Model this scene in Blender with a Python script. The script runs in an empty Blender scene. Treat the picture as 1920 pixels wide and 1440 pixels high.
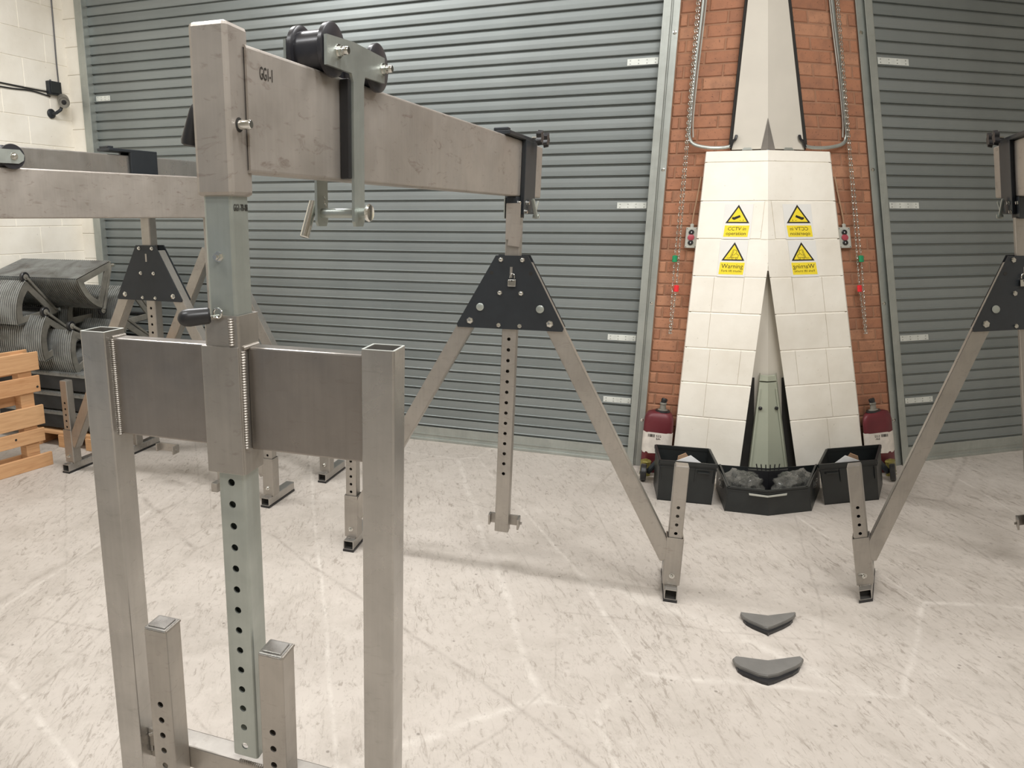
import bpy, bmesh, math, random
from mathutils import Vector, Matrix
random.seed(7)
S = bpy.context.scene
COL = S.collection
PI = math.pi
H = 1.8
F = 1350.0
PITCH = math.atan(316.0 / F)

# ------------------------------------------------------------------ camera
cd = bpy.data.cameras.new('camera'); cam = bpy.data.objects.new('camera', cd); COL.objects.link(cam)
cam.location = (0, 0, H); cam.rotation_euler = (PI / 2 - PITCH, 0, 0)
cd.sensor_width = 36; cd.lens = F / 1920 * 36; cd.shift_x = 0.125; cd.clip_start = 0.05
S.camera = cam
# ------------------------------------------------------------------ world, lights, exposure
w = bpy.data.worlds.new('world'); S.world = w; w.use_nodes = True
w.node_tree.nodes['Background'].inputs[0].default_value = (0.9, 0.95, 1, 1)
w.node_tree.nodes['Background'].inputs[1].default_value = 0.25
S.view_settings.view_transform = 'Standard'; S.view_settings.look = 'None'
S.view_settings.gamma = 1; S.view_settings.use_curve_mapping = False
S.view_settings.exposure = 0.0
def area(name, loc, sx, sy, power, color=(1, 1, 1), rz=0):
    l = bpy.data.lights.new(name, 'AREA'); l.shape = 'RECTANGLE'; l.size = sx; l.size_y = sy
    l.energy = power; l.color = color
    o = bpy.data.objects.new(name, l); COL.objects.link(o); o.location = loc; o.rotation_euler = (0, 0, rz)
    return o
area('strip_lamp', (-0.2, 3.15, 4.1), 1.6, .30, 46, rz=-.35)
area('strip_lamp', (2.3, 2.9, 4.1), 1.6, .30, 52, rz=-.35)
area('strip_lamp', (-1.7, 4.1, 4.2), 1.6, .30, 98, rz=-.35)
area('strip_lamp', (1.6, 0.6, 4.9), 1.6, .35, 80, rz=-.35)
area('strip_lamp', (-2.0, 0.8, 4.9), 1.6, .35, 70, rz=-.35)
area('strip_lamp', (0.5, -1.6, 4.9), 1.6, .35, 120, rz=-.35)
area('strip_lamp', (4.0, 0.6, 4.9), 1.6, .35, 45, rz=-.35)

# ------------------------------------------------------------------ materials
def lin(c):
    return tuple(((x / 12.92) if x <= .04045 else ((x + .055) / 1.055) ** 2.4) for x in [v / 255 for v in c])
class NT:
    def __init__(s, name):
        s.m = bpy.data.materials.new(name); s.m.use_nodes = True; s.t = s.m.node_tree
        s.b = s.t.nodes['Principled BSDF']
    def n(s, typ, **kw):
        nd = s.t.nodes.new(typ)
        for k, v in kw.items():
            if hasattr(nd, k) and k not in ('Scale',): setattr(nd, k, v)
            else: nd.inputs[k].default_value = v
        return nd
    def l(s, a, b): s.t.links.new(a, b)
    def coord(s, scale=(1, 1, 1), rot=(0, 0, 0), world=False):
        mp = s.n('ShaderNodeMapping'); mp.inputs['Scale'].default_value = scale; mp.inputs['Rotation'].default_value = rot
        if world: s.l(s.n('ShaderNodeNewGeometry').outputs['Position'], mp.inputs[0])
        else: s.l(s.n('ShaderNodeTexCoord').outputs['Object'], mp.inputs[0])
        return mp.outputs[0]
    def noise(s, vec, scale, detail=4, rough=.55, dist=0):
        nd = s.n('ShaderNodeTexNoise'); nd.inputs['Scale'].default_value = scale; nd.inputs['Detail'].default_value = detail
        nd.inputs['Roughness'].default_value = rough; nd.inputs['Distortion'].default_value = dist
        s.l(vec, nd.inputs['Vector']); return nd.outputs['Fac']
    def ramp(s, fac, stops):
        r = s.n('ShaderNodeValToRGB'); e = r.color_ramp.elements
        while len(e) < len(stops): e.new(.5)
        for i, (p, c) in enumerate(stops):
            e[i].position = p; e[i].color = (c[0], c[1], c[2], 1) if not isinstance(c, (int, float)) else (c, c, c, 1)
        s.l(fac, r.inputs[0]); return r.outputs[0]
    def mix(s, fac, a, b, mode='MIX'):
        m = s.n('ShaderNodeMix'); m.data_type = 'RGBA'; m.blend_type = mode
        for sock, v in ((m.inputs[0], fac), (m.inputs[6], a), (m.inputs[7], b)):
            if isinstance(v, (int, float)): sock.default_value = v
            elif isinstance(v, tuple): sock.default_value = (v[0], v[1], v[2], 1)
            else: s.l(v, sock)
        return m.outputs[2]
    def bump(s, h, strength=.3, dist=.01):
        b = s.n('ShaderNodeBump'); b.inputs['Strength'].default_value = strength; b.inputs['Distance'].default_value = dist
        s.l(h, b.inputs['Height']); s.l(b.outputs[0], s.b.inputs['Normal'])
    def out(s, col=None, rough=None, metal=None, spec=None):
        for k, v in (('Base Color', col), ('Roughness', rough), ('Metallic', metal), ('Specular IOR Level', spec)):
            if v is None: continue
            if isinstance(v, (int, float)): s.b.inputs[k].default_value = v
            elif isinstance(v, tuple): s.b.inputs[k].default_value = (v[0], v[1], v[2], 1)
            else: s.l(v, s.b.inputs[k])
        return s.m
def plain(name, rgb, rough=.5, metal=0.0, var=.12, vs=12, spec=.5, bump=0):
    m = NT(name); c = lin(rgb); v = m.coord(); f = m.noise(v, vs, 5)
    m.out(m.mix(m.ramp(f, [(.3, 0), (.7, 1)]), tuple(x * (1 - var) for x in c), tuple(min(1, x * (1 + var)) for x in c)), rough, metal, spec)
    if bump: m.bump(m.noise(v, vs * 6, 4), bump, .004)
    return m.m
def metal(name, rgb, rough=.38, mt=.85, stain=.35, tint=(120, 100, 85), sc=5, brushed=True, bstr=.05):
    m = NT(name); v = m.coord(); c = lin(rgb)
    f1 = m.noise(v, sc, 6, .6, .4); f2 = m.noise(m.coord((30, 30, 1.5)), 3, 4)
    f3 = m.noise(m.coord((3, 3, 9)), sc * 1.3, 5, .65, 1.2)
    base = m.mix(m.ramp(f1, [(.38, 0), (.66, 1)]), c, tuple(x * .82 for x in c))
    base = m.mix(m.ramp(f3, [(.58, 0), (.72, stain)]), base, lin(tint))
    if brushed: base = m.mix(.12, base, m.ramp(f2, [(.3, tuple(x * .7 for x in c)), (.7, tuple(min(1, x * 1.2) for x in c))]))
    r = m.ramp(m.noise(v, sc * 2, 5), [(.3, rough * .8), (.7, rough * 1.25)])
    m.out(base, r, mt); m.bump(m.noise(v, 60, 4), bstr, .002)
    return m.m
M = {}
M['alu'] = metal('worn_aluminium', (177, 172, 165), .38, .82, .35, (118, 106, 95))
M['alu_dark'] = metal('beam_aluminium', (180, 173, 165), .46, .66, .6, (118, 100, 88), 3.2)
M['alu_new'] = metal('bright_aluminium', (188, 185, 180), .30, .86, .2, (120, 112, 104))
M['alu_panel'] = metal('brushed_panel_aluminium', (158, 152, 146), .34, .9, .15)
M['galv'] = metal('zinc_plated_steel', (178, 184, 178), .36, .7, .15, (150, 165, 150), 6)
M['weld'] = metal('weld_bead', (172, 166, 158), .42, .8, .1, sc=30)
M['chrome'] = metal('bright_steel', (225, 225, 220), .16, 1.0, .05)
M['slat'] = None
m = NT('slat_galvanised_paint'); v = m.coord((1, 1, 1)); c = lin((132, 138, 137))
oi = m.n('ShaderNodeObjectInfo')
f = m.noise(v, 2.2, 5); g = m.noise(m.coord((1.2, 1.2, 16)), 4, 5, .65)
b = m.mix(m.ramp(f, [(.3, 0), (.75, 1)]), tuple(x * .9 for x in c), tuple(x * 1.08 for x in c))
b = m.mix(m.ramp(g, [(.56, 0), (.78, .35)]), b, lin((120, 122, 112)))
b = m.mix(.08, b, m.ramp(oi.outputs['Random'], [(0, (.12, .13, .12)), (1, (.7, .71, .68))]))
M['slat'] = m.out(b, .42, .45)
m.bump(m.noise(v, 90, 3), .04, .002)
M['guide'] = metal('galvanised_guide', (176, 180, 174), .4, .6, .25, (130, 132, 124), 5)
M['tag'] = plain('pale_zinc_plate', (215, 218, 212), .4, .3)
m = NT('orange_brown_brick'); v = m.coord(world=True); oi = m.n('ShaderNodeObjectInfo')
b = m.ramp(oi.outputs['Random'], [(0, lin((150, 103, 78))), (.5, lin((164, 113, 85))), (1, lin((174, 126, 97)))])
b = m.mix(m.ramp(m.noise(v, 14, 6), [(.45, 0), (.75, .6)]), b, lin((124, 90, 72)))
b = m.mix(m.ramp(m.noise(v, 90, 3), [(.62, 0), (.7, .6)]), b, lin((70, 50, 42)))
M['brick'] = m.out(b, .85); m.bump(m.noise(v, 60, 5), .35, .004)
M['mortar'] = plain('brown_mortar', (150, 112, 88), .95, bump=.3)
m = NT('white_painted_block'); v = m.coord(world=True); c = lin((245, 240, 228))
b = m.mix(m.ramp(m.noise(v, 3, 6), [(.4, 0), (.8, 1)]), c, lin((228, 221, 206)))
b = m.mix(m.ramp(m.noise(v, 45, 3), [(.70, 0), (.76, .5)]), b, lin((185, 176, 160)))
M['block'] = m.out(b, .6); m.bump(m.noise(v, 35, 5), .25, .004)
M['joint'] = plain('painted_mortar_joint', (243, 238, 226), .7)
M['plaster'] = plain('pale_grey_board', (196, 190, 178), .7, vs=3, var=.05)
M['wedge'] = plain('dull_dark_grey', (112, 107, 100), .9)
M['backing'] = plain('grey_render', (170, 166, 156), .9)
M['black_paint'] = plain('black_powder_coat', (38, 42, 46), .45, .1, .1, 20)
M['black_plastic'] = plain('black_crate_plastic', (33, 36, 36), .42, 0, .2, 8)
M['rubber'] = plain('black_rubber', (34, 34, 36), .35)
M['rubber_matt'] = plain('dark_rubber_pad', (110, 108, 104), .6)
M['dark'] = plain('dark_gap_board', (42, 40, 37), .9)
M['redcan'] = plain('dark_red_paint', (100, 36, 43), .45, .1, .15, 6)
M['paper'] = plain('stained_paper_label', (214, 206, 196), .7, vs=22, var=.12)
M['ink'] = plain('black_ink', (40, 36, 30), .6)
M['yellow'] = plain('sign_yellow', (246, 222, 58), .4, var=.03)
M['signwhite'] = plain('sign_white_vinyl', (234, 233, 228), .35, var=.02)
M['brass'] = plain('olive_brass_tin', (150, 140, 78), .35, .5)
M['green'] = plain('green_plastic', (34, 140, 92), .4)
M['red'] = plain('red_plastic', (226, 44, 52), .4)
M['button_red'] = plain('faded_red_button', (165, 70, 80), .45)
M['boxgrey'] = plain('light_grey_plastic', (178, 178, 168), .5)
M['card'] = plain('brown_cardboard', (165, 135, 108), .8)
M['white'] = plain('white_card', (245, 245, 243), .5)
M['sage'] = plain('grey_green_enamel', (168, 172, 154), .45, vs=3, var=.05)
M['spool'] = plain('black_nylon_roller', (50, 50, 54), .28, .1, .1)
M['clear_bag'] = None
m = NT('clear_polythene'); v = m.coord()
m.out((.22, .22, .2), .1, .2); m.b.inputs['Coat Weight'].default_value = 1.0; m.b.inputs['Alpha'].default_value = .6
m.bump(m.noise(v, 55, 5, .7, 1.5), .9, .02); M['clear_bag'] = m.m
m = NT('pallet_wood'); v = m.coord((1, 1, 14)); oi = m.n('ShaderNodeObjectInfo')
b = m.ramp(m.noise(v, 4, 6, .6, .6), [(.3, lin((186, 140, 98))), (.6, lin((212, 168, 124))), (.8, lin((156, 114, 78)))])
b = m.mix(.25, b, m.ramp(oi.outputs['Random'], [(0, lin((190, 130, 80))), (1, lin((224, 184, 138)))]))
M['wood'] = m.out(b, .65); m.bump(m.noise(v, 20, 5), .2, .003)
m = NT('ribbed_step_alloy'); v = m.coord()
b = m.mix(m.ramp(m.noise(v, 4, 6, .65, .5), [(.4, 0), (.75, 1)]), lin((158, 160, 157)), lin((96, 93, 87)))
b = m.mix(m.ramp(m.noise(v, 9, 5), [(.6, 0), (.75, .6)]), b, lin((92, 78, 62)))
M['step'] = m.out(b, .5, .35)
M['step_frame'] = plain('dirty_cast_alloy', (134, 131, 122), .55, .35, .35, 9)
M['step_dark'] = plain('greasy_black_steel', (44, 45, 46), .6, .2, .3, 9)
# floor
m = NT('scuffed_concrete'); v = m.coord(world=True)
b = m.ramp(m.noise(v, .8, 5), [(.3, lin((181, 173, 164))), (.7, lin((195, 187, 178)))])
b = m.mix(m.ramp(m.noise(v, 3.2, 8, .7, .4), [(.45, 0), (.72, .6)]), b, lin((160, 152, 142)))
b = m.mix(m.ramp(m.noise(v, 6.5, 6, .7, .3), [(.55, 0), (.75, .5)]), b, lin((206, 199, 190)))
fl2 = m.noise(m.coord((1.9, 1, 1), world=True), 17, 8, .82, .5)
pg = m.ramp(m.noise(v, 1.9, 5, .65), [(.32, .3), (.55, 1)])
def masked(a, gate):
    mm = m.n('ShaderNodeMath', operation='MULTIPLY'); m.l(a, mm.inputs[0]); m.l(gate, mm.inputs[1]); return mm.outputs[0]
b = m.mix(masked(m.ramp(fl2, [(.54, 0), (.65, .9)]), pg), b, lin((146, 137, 127)))
for k, (rot, sc, lo, sz) in enumerate([(.35, (4.2, 1, 1), .60, 6), (-.5, (4.5, 1, 1), .605, 7), (.95, (4.5, 1, 1), .61, 8), (-1.1, (4, 1, 1), .61, 7)]):
    s1 = m.ramp(m.noise(m.coord(sc, (0, 0, rot), True), sz, 5, .75, .9), [(lo - .03, 0), (lo + .04, .8)])
    gate = m.ramp(m.noise(v, 1.3 + k * .45, 3), [(.42, 0), (.60, .9)])
    b = m.mix(masked(s1, gate), b, lin((142, 133, 123)))
for rot, sc, th, colr, wt in [(.75, .50, .0028, (146, 137, 127), .6), (2.2, .6, .006, (226, 220, 211), .4), (1.3, .38, .0022, (132, 123, 114), .6), (-.4, .7, .0028, (140, 131, 122), .5)]:
    vo = m.n('ShaderNodeTexVoronoi', feature='DISTANCE_TO_EDGE'); vo.inputs['Scale'].default_value = sc
    ns = m.n('ShaderNodeTexNoise'); ns.inputs['Scale'].default_value = 2.2; ns.inputs['Detail'].default_value = 3
    cc = m.coord((1, .55, 1), (0, 0, rot), True); m.l(cc, ns.inputs['Vector'])
    mx = m.mix(.06, cc, ns.outputs['Color'], 'ADD'); m.l(mx, vo.inputs['Vector'])
    ln = m.ramp(vo.outputs['Distance'], [(th * .4, wt), (th, 0)])
    gate = m.ramp(m.noise(v, 7, 5, .75), [(.38, 0), (.62, 1)])
    b = m.mix(masked(ln, gate), b, lin(colr))
sp = m.n('ShaderNodeTexVoronoi'); sp.inputs['Scale'].default_value = 7; m.l(v, sp.inputs['Vector'])
b = m.mix(m.ramp(sp.outputs['Distance'], [(.03, .7), (.06, 0)]), b, lin((112, 104, 96)))
M['floor'] = m.out(b, m.ramp(m.noise(v, 3, 5), [(.3, .5), (.7, .7)]), None, .35)
m.bump(fl2, .06, .003)

# ------------------------------------------------------------------ mesh helpers
class Fr:
    """local frame: a along e (horizontal), b along n (towards the viewer side), Z up"""
    def __init__(s, O, e):
        L = math.hypot(*e); s.e = Vector((e[0] / L, e[1] / L, 0)); s.n = Vector((s.e.y, -s.e.x, 0)); s.O = Vector((O[0], O[1], 0))
    def __call__(s, a, b, z): return s.O + s.e * a + s.n * b + Vector((0, 0, z))
    def sub(s, a, b): q = s(a, b, 0); return Fr((q.x, q.y), (s.e.x, s.e.y))
class MB:
    def __init__(s): s.v = []; s.f = []; s.smooth = set()
    def add(s, vs, fs, sm=False):
        o = len(s.v); s.v += [Vector(q) for q in vs]
        for q in fs:
            if sm: s.smooth.add(len(s.f))
            s.f.append(tuple(i + o for i in q))
    def box8(s, P):   # 8 corners: bottom 4 ccw, top 4
        s.add(P, [(3, 2, 1, 0), (4, 5, 6, 7), (0, 1, 5, 4), (1, 2, 6, 5), (2, 3, 7, 6), (3, 0, 4, 7)])
    def box(s, fr, a0, a1, b0, b1, z0, z1, ch=0):
        if ch <= 0:
            s.box8([fr(a0, b1, z0), fr(a1, b1, z0), fr(a1, b0, z0), fr(a0, b0, z0), fr(a0, b1, z1), fr(a1, b1, z1), fr(a1, b0, z1), fr(a0, b0, z1)])
            return
        bm = bmesh.new(); vs = [bm.verts.new(q) for q in [fr(a0, b1, z0), fr(a1, b1, z0), fr(a1, b0, z0), fr(a0, b0, z0), fr(a0, b1, z1), fr(a1, b1, z1), fr(a1, b0, z1), fr(a0, b0, z1)]]
        for q in [(3, 2, 1, 0), (4, 5, 6, 7), (0, 1, 5, 4), (1, 2, 6, 5), (2, 3, 7, 6), (3, 0, 4, 7)]: bm.faces.new([vs[i] for i in q])
        bmesh.ops.bevel(bm, geom=list(bm.edges), offset=ch, segments=2, affect='EDGES', profile=.5)
        s.frombm(bm)
    def frombm(s, bm):
        bm.verts.index_update(); s.add([q.co.copy() for q in bm.verts], [tuple(x.index for x in f.verts) for f in bm.faces]); bm.free()
    def prism(s, pts0, pts1):
        n = len(pts0); s.add(list(pts0) + list(pts1), [tuple(range(n - 1, -1, -1)), tuple(range(n, 2 * n))] + [(i, (i + 1) % n, n + (i + 1) % n, n + i) for i in range(n)])
    def poly(s, fr, pts, b0, b1): s.prism([fr(a, b0, z) for a, z in pts], [fr(a, b1, z) for a, z in pts])
    def bar(s, P0, P1, hu, hv, up, ch=0):
        P0 = Vector(P0); P1 = Vector(P1); d = (P1 - P0).normalized(); v_ = Vector(up); u = v_.cross(d).normalized(); v_ = d.cross(u).normalized()
        c = [P0 - u * hu - v_ * hv, P0 + u * hu - v_ * hv, P0 + u * hu + v_ * hv, P0 - u * hu + v_ * hv]
        c2 = [q + (P1 - P0) for q in c]
        if ch:
            bm = bmesh.new(); vs = [bm.verts.new(q) for q in c + c2]
            for q in [(3, 2, 1, 0), (4, 5, 6, 7), (0, 1, 5, 4), (1, 2, 6, 5), (2, 3, 7, 6), (3, 0, 4, 7)]: bm.faces.new([vs[i] for i in q])
            bmesh.ops.bevel(bm, geom=list(bm.edges), offset=ch, segments=2, affect='EDGES'); s.frombm(bm)
        else: s.box8(c + c2)
    def lathe(s, P0, axis, prof, seg=20, caps=True):   # prof [(t, r)]
        P0 = Vector(P0); ax = Vector(axis).normalized()
        u = ax.orthogonal().normalized(); w_ = ax.cross(u); vs = []; fs = []
        for t, r in prof:
            for i in range(seg):
                an = 2 * PI * i / seg; vs.append(P0 + ax * t + (u * math.cos(an) + w_ * math.sin(an)) * max(r, 1e-5))
        for k in range(len(prof) - 1):
            for i in range(seg):
                j = (i + 1) % seg; fs.append((k * seg + i, k * seg + j, (k + 1) * seg + j, (k + 1) * seg + i))
        s.add(vs, fs, True)
        if caps:
            n = len(prof) - 1; o = len(s.v) - len(vs)
            s.f.append(tuple(o + i for i in range(seg - 1, -1, -1))); s.f.append(tuple(o + n * seg + i for i in range(seg)))
    def cyl(s, P0, P1, r, seg=16):
        P0 = Vector(P0); P1 = Vector(P1); s.lathe(P0, P1 - P0, [(0, r), ((P1 - P0).length, r)], seg)
    def tube(s, pts, r, seg=8):
        pts = [Vector(q) for q in pts]; n = len(pts); vs = []; fs = []; u = None
        for i, q in enumerate(pts):
            d = (pts[min(i + 1, n - 1)] - pts[max(i - 1, 0)]).normalized()
            u = d.orthogonal().normalized() if u is None else (u - d * u.dot(d)).normalized()
            w_ = d.cross(u)
            for k in range(seg):
                an = 2 * PI * k / seg; vs.append(q + (u * math.cos(an) + w_ * math.sin(an)) * r)
        for i in range(n - 1):
            for k in range(seg):
                j = (k + 1) % seg; fs.append((i * seg + k, i * seg + j, (i + 1) * seg + j, (i + 1) * seg + k))
        fs += [tuple(range(seg - 1, -1, -1)), tuple((n - 1) * seg + k for k in range(seg))]
        s.add(vs, fs, True)
    def htube(s, P0, axis, L, u, v_, hu, hv, t=.004, r=.006, skip=False):
        """rounded hollow box section, open ends"""
        P0 = Vector(P0); ax = Vector(axis).normalized(); u = Vector(u); v_ = Vector(v_)
        def loop(hu, hv, r):
            o = []
            for cx, cy, a0 in ((1, 1, 0), (-1, 1, 90), (-1, -1, 180), (1, -1, 270)):
                for k in range(4):
                    an = math.radians(a0 + 30 * k); o.append(((hu - r) * cx + r * math.cos(an), (hv - r) * cy + r * math.sin(an)))
            return o
        lo = loop(hu, hv, r); li = loop(hu - t, hv - t, max(r - t, .001)); n = 16
        vs = []
        for lp in (lo, li):
            for q in (P0, P0 + ax * L):
                vs += [q + u * x + v_ * y for x, y in lp]
        fs = []
        for i in range(n):
            j = (i + 1) % n
            if not (skip and i == 3): fs.append((i, j, n + j, n + i)); fs.append((2 * n + j, 2 * n + i, 3 * n + i, 3 * n + j))
            fs.append((j, i, 2 * n + i, 2 * n + j)); fs.append((n + i, n + j, 3 * n + j, 3 * n + i))
        s.add(vs, fs)
    def holed(s, fr, a0, a1, b0, b1, z0, z1, holes, rad, t=.004, r=.006):
        """vertical hollow box tube whose viewer side (b1) has round holes"""
        ac = (a0 + a1) / 2; bc = (b0 + b1) / 2
        s.htube(fr(ac, bc, z0), (0, 0, 1), z1 - z0, fr.e, fr.n, (a1 - a0) / 2, (b1 - b0) / 2, t, r, skip=True)
        x0 = a0 + r; x1 = a1 - r; hs = sorted(holes); N = 16
        cuts = [z0]
        for i in range(len(hs) - 1): cuts.append((hs[i] + hs[i + 1]) / 2)
        lo = max(z0, hs[0] - .02); hi = min(z1, hs[-1] + .02)
        def q(A, B, C, D, bb): s.add([fr(*A, ), fr(*B), fr(*C), fr(*D)], [(0, 1, 2, 3)])
        s.add([fr(x0, b1, z0), fr(x1, b1, z0), fr(x1, b1, lo), fr(x0, b1, lo)], [(0, 1, 2, 3)])
        s.add([fr(x0, b1, hi), fr(x1, b1, hi), fr(x1, b1, z1), fr(x0, b1, z1)], [(0, 1, 2, 3)])
        bounds = [lo] + [(hs[i] + hs[i + 1]) / 2 for i in range(len(hs) - 1)] + [hi]
        for k, hz in enumerate(hs):
            zl, zh = bounds[k], bounds[k + 1]; ring = []; outr = []; inn = []
            for i in range(N):
                an = 2 * PI * (i + .5) / N; dx, dz = math.cos(an), math.sin(an)
                ring.append(fr(ac + rad * dx, b1, hz + rad * dz)); inn.append(fr(ac + rad * dx, b1 - t, hz + rad * dz))
                tx = ((x1 - ac) / dx if dx > 0 else (x0 - ac) / dx) if abs(dx) > 1e-6 else 1e9
                tz = ((zh - hz) / dz if dz > 0 else (zl - hz) / dz) if abs(dz) > 1e-6 else 1e9
                tt = min(tx, tz); outr.append(fr(ac + tt * dx, b1, hz + tt * dz))
            s.add(ring + outr + inn, [(i, N + i, N + (i + 1) % N, (i + 1) % N) for i in range(N)] + [(2 * N + i, i, (i + 1) % N, 2 * N + (i + 1) % N) for i in range(N)])
            # corners
            for sx, xx in ((1, x1), (-1, x0)):
                for sz, zz in ((1, zh), (-1, zl)):
                    c = fr(xx, b1, zz); ds = sorted(range(N), key=lambda i: (outr[i] - c).length)[:2]
                    s.add([outr[ds[0]], outr[ds[1]], c], [(0, 1, 2)])
    def build(s, name, mat, parent=None, loc=None, recalc=True):
        me = bpy.data.meshes.new(name)
        if parent is not None:
            base = WL[parent.name]
            L = base
        else: L = Vector(loc) if loc is not None else Vector((0, 0, 0))
        me.from_pydata([tuple(q - L) for q in s.v], [], s.f); me.update()
        if recalc:
            bm = bmesh.new(); bm.from_mesh(me); bmesh.ops.recalc_face_normals(bm, faces=bm.faces); bm.to_mesh(me); bm.free()
        for i in s.smooth:
            if i < len(me.polygons) and not recalc: me.polygons[i].use_smooth = True
        if s.smooth and recalc and len(s.smooth) > .4 * len(s.f):
            for p in me.polygons: p.use_smooth = True
            me.set_sharp_from_angle(angle=math.radians(38))
        me.materials.append(M[mat] if isinstance(mat, str) else mat)
        o = bpy.data.objects.new(name, me); COL.objects.link(o)
        if parent is not None: o.parent = parent; WL[o.name] = L.copy()
        else: o.location = L; WL[o.name] = L.copy()
        return o
WL = {}
def tag(o, label=None, cat=None, group=None, kind=None):
    for k, v_ in (('label', label), ('category', cat), ('group', group), ('kind', kind)):
        if v_: o[k] = v_
    return o
def thing(name, loc, label, cat, group=None, kind=None):
    o = bpy.data.objects.new(name, None); COL.objects.link(o); o.location = loc; o.empty_display_size = .1; WL[o.name] = Vector(loc)
    return tag(o, label, cat, group, kind)
def inst(src, name, parent, off):
    o = bpy.data.objects.new(name, src.data if isinstance(src, bpy.types.Object) else src); COL.objects.link(o); o.parent = parent; o.location = off; return o
def textmesh(txt, size, P, right, up, depth=.0008, width=1.0, shear=0):
    cu = bpy.data.curves.new('lettering', 'FONT'); cu.body = txt; cu.size = size; cu.align_x = 'CENTER'; cu.align_y = 'CENTER'; cu.extrude = depth / 2; cu.shear = shear; cu.resolution_u = 3; cu.space_line = .9
    o = bpy.data.objects.new('lettering_tmp', cu); COL.objects.link(o)
    dg = bpy.context.evaluated_depsgraph_get(); me = bpy.data.meshes.new_from_object(o.evaluated_get(dg))
    R = Vector(right).normalized(); U = Vector(up).normalized(); N = R.cross(U); P = Vector(P); mb = MB()
    mb.add([P + R * (v_.co.x * width) + U * v_.co.y + N * (v_.co.z + depth / 2) for v_ in me.vertices], [tuple(p.vertices) for p in me.polygons])
    bpy.data.objects.remove(o); bpy.data.curves.remove(cu); bpy.data.meshes.remove(me)
    return mb
# ---- the second bay stands skew to the first: its plan is handed the other way and its walls lean
KX, KY, KZ, KC = -1.0, 1.0386, -.24311, .4376
def skp(p): return Vector((KX * p[0] + KY * p[1] + KZ * p[2] + KC, p[1], p[2]))
def skl(p): return Vector((KX * p[0] + KY * p[1] + KZ * p[2], p[1], p[2]))
SKC = {}
def skmesh(me):
    if me.name not in SKC:
        n = me.copy()
        for v_ in n.vertices: v_.co = skl(v_.co)
        n.flip_normals(); n.update(); SKC[me.name] = n
    return SKC[me.name]
def other_hand(root, label=None, group=None, name=None):
    def rec(o, parent):
        c = o.copy()
        if o.data is not None: c.data = skmesh(o.data)
        COL.objects.link(c); c.parent = parent
        c.location = skp(o.location) if parent is None else skl(o.location)
        for ch in list(o.children): rec(ch, c)
        return c
    r = rec(root, None)
    if label: r['label'] = label
    if group: r['group'] = group
    if name: r.name = name
    return r

# ------------------------------------------------------------------ setting
W0 = (.2236, 5.6806)
W = Fr(W0, (.937, -.349))
def seam(z, b): return ((1.0386 * (W0[1] + W.n.y * b) - .24311 * z + .4376) / 2 - W0[0] - W.n.x * b) / (W.e.x - .5193 * W.e.y)
def symprism(poly, b0, b1, mb=None):
    """poly in (a,Z); a None means on the ridge between the bays"""
    mb = mb or MB()
    def pt(a, z, b): return W(seam(z, b) if a is None else a, b, z)
    n = len(poly); p0 = [pt(a, z, b0) for a, z in poly]; p1 = [pt(a, z, b1) for a, z in poly]
    fs = [tuple(range(n - 1, -1, -1)), tuple(range(n, 2 * n))] + [(i, (i + 1) % n, n + (i + 1) % n, n + i) for i in range(n) if not (poly[i][0] is None and poly[(i + 1) % n][0] is None)]
    mb.add(p0 + p1, fs)
    mb.add([skp(q) for q in p0 + p1], [tuple(reversed(f)) for f in fs])
    return mb
fb = MB(); G = Fr((0, 0), (1, 0))
fb.box(G, -5, 7.5, -9, 5, -.1, 0)
tag(fb.build('floor', 'floor'), kind='structure')
fb = MB(); fb.box(G, -5, 7.5, -9, 5, 5.3, 5.4); tag(fb.build('ceiling', 'block'), kind='structure')
fb = MB(); fb.box(G, -5, 7.5, 4.9, 5, 0, 5.3); tag(fb.build('wall_back', 'plaster'), kind='structure')
fb = MB(); fb.box(G, 7.4, 7.5, -9, 4.9, 0, 5.3); tag(fb.build('wall_right', 'plaster'), kind='structure')

HT = 3.9
# wall behind first bay: a core with brick pier, blocks
root = thing('wall_front', W(0, 0, 0), None, None, kind='structure')
mb = MB(); mb.box(W, -3.6, 1.80, -.30, -.16, 0, 5.3); mb.box(W, -3.6, 2.2, -.16, -.02, HT, 5.3)
mb.poly(W, [(1.79, 0), (seam(0, -.02) - .01, 0), (seam(5.3, -.02) - .01, 5.3), (1.79, 5.3)], -.2, -.006)
mb.build('wall_core', 'mortar', root)
bl, bh, bd_ = .2265, .0685, .012
mbk = MB(); c = .004
def pillow(mb, fr, a0, a1, z0, z1, b0, b1, c):
    P = [fr(a0, b0, z0), fr(a1, b0, z0), fr(a1, b0, z1), fr(a0, b0, z1), fr(a0, b1 - c, z0), fr(a1, b1 - c, z0), fr(a1, b1 - c, z1), fr(a0, b1 - c, z1),
         fr(a0 + c, b1, z0 + c), fr(a1 - c, b1, z0 + c), fr(a1 - c, b1, z1 - c), fr(a0 + c, b1, z1 - c)]
    mb.add(P, [(0, 1, 5, 4), (1, 2, 6, 5), (2, 3, 7, 6), (3, 0, 4, 7), (4, 5, 9, 8), (5, 6, 10, 9), (6, 7, 11, 10), (7, 4, 8, 11), (8, 9, 10, 11), (3, 2, 1, 0)])
bricks = {}
def brick(root, a0, a1, z0, z1):
    key = round(a1 - a0, 3)
    if key not in bricks:
        mb = MB(); f0 = Fr((0, 0), (W.e.x, W.e.y)); pillow(mb, f0, 0, a1 - a0, 0, z1 - z0, -.02, 0, .005)
        me = mb.build('brick', 'brick'); bricks[key] = me.data; bpy.data.objects.remove(me)
    q = W(a0, random.uniform(-.002, .003), z0) - Vector(root.location)
    return inst(bricks[key], 'brick', root, q)
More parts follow.
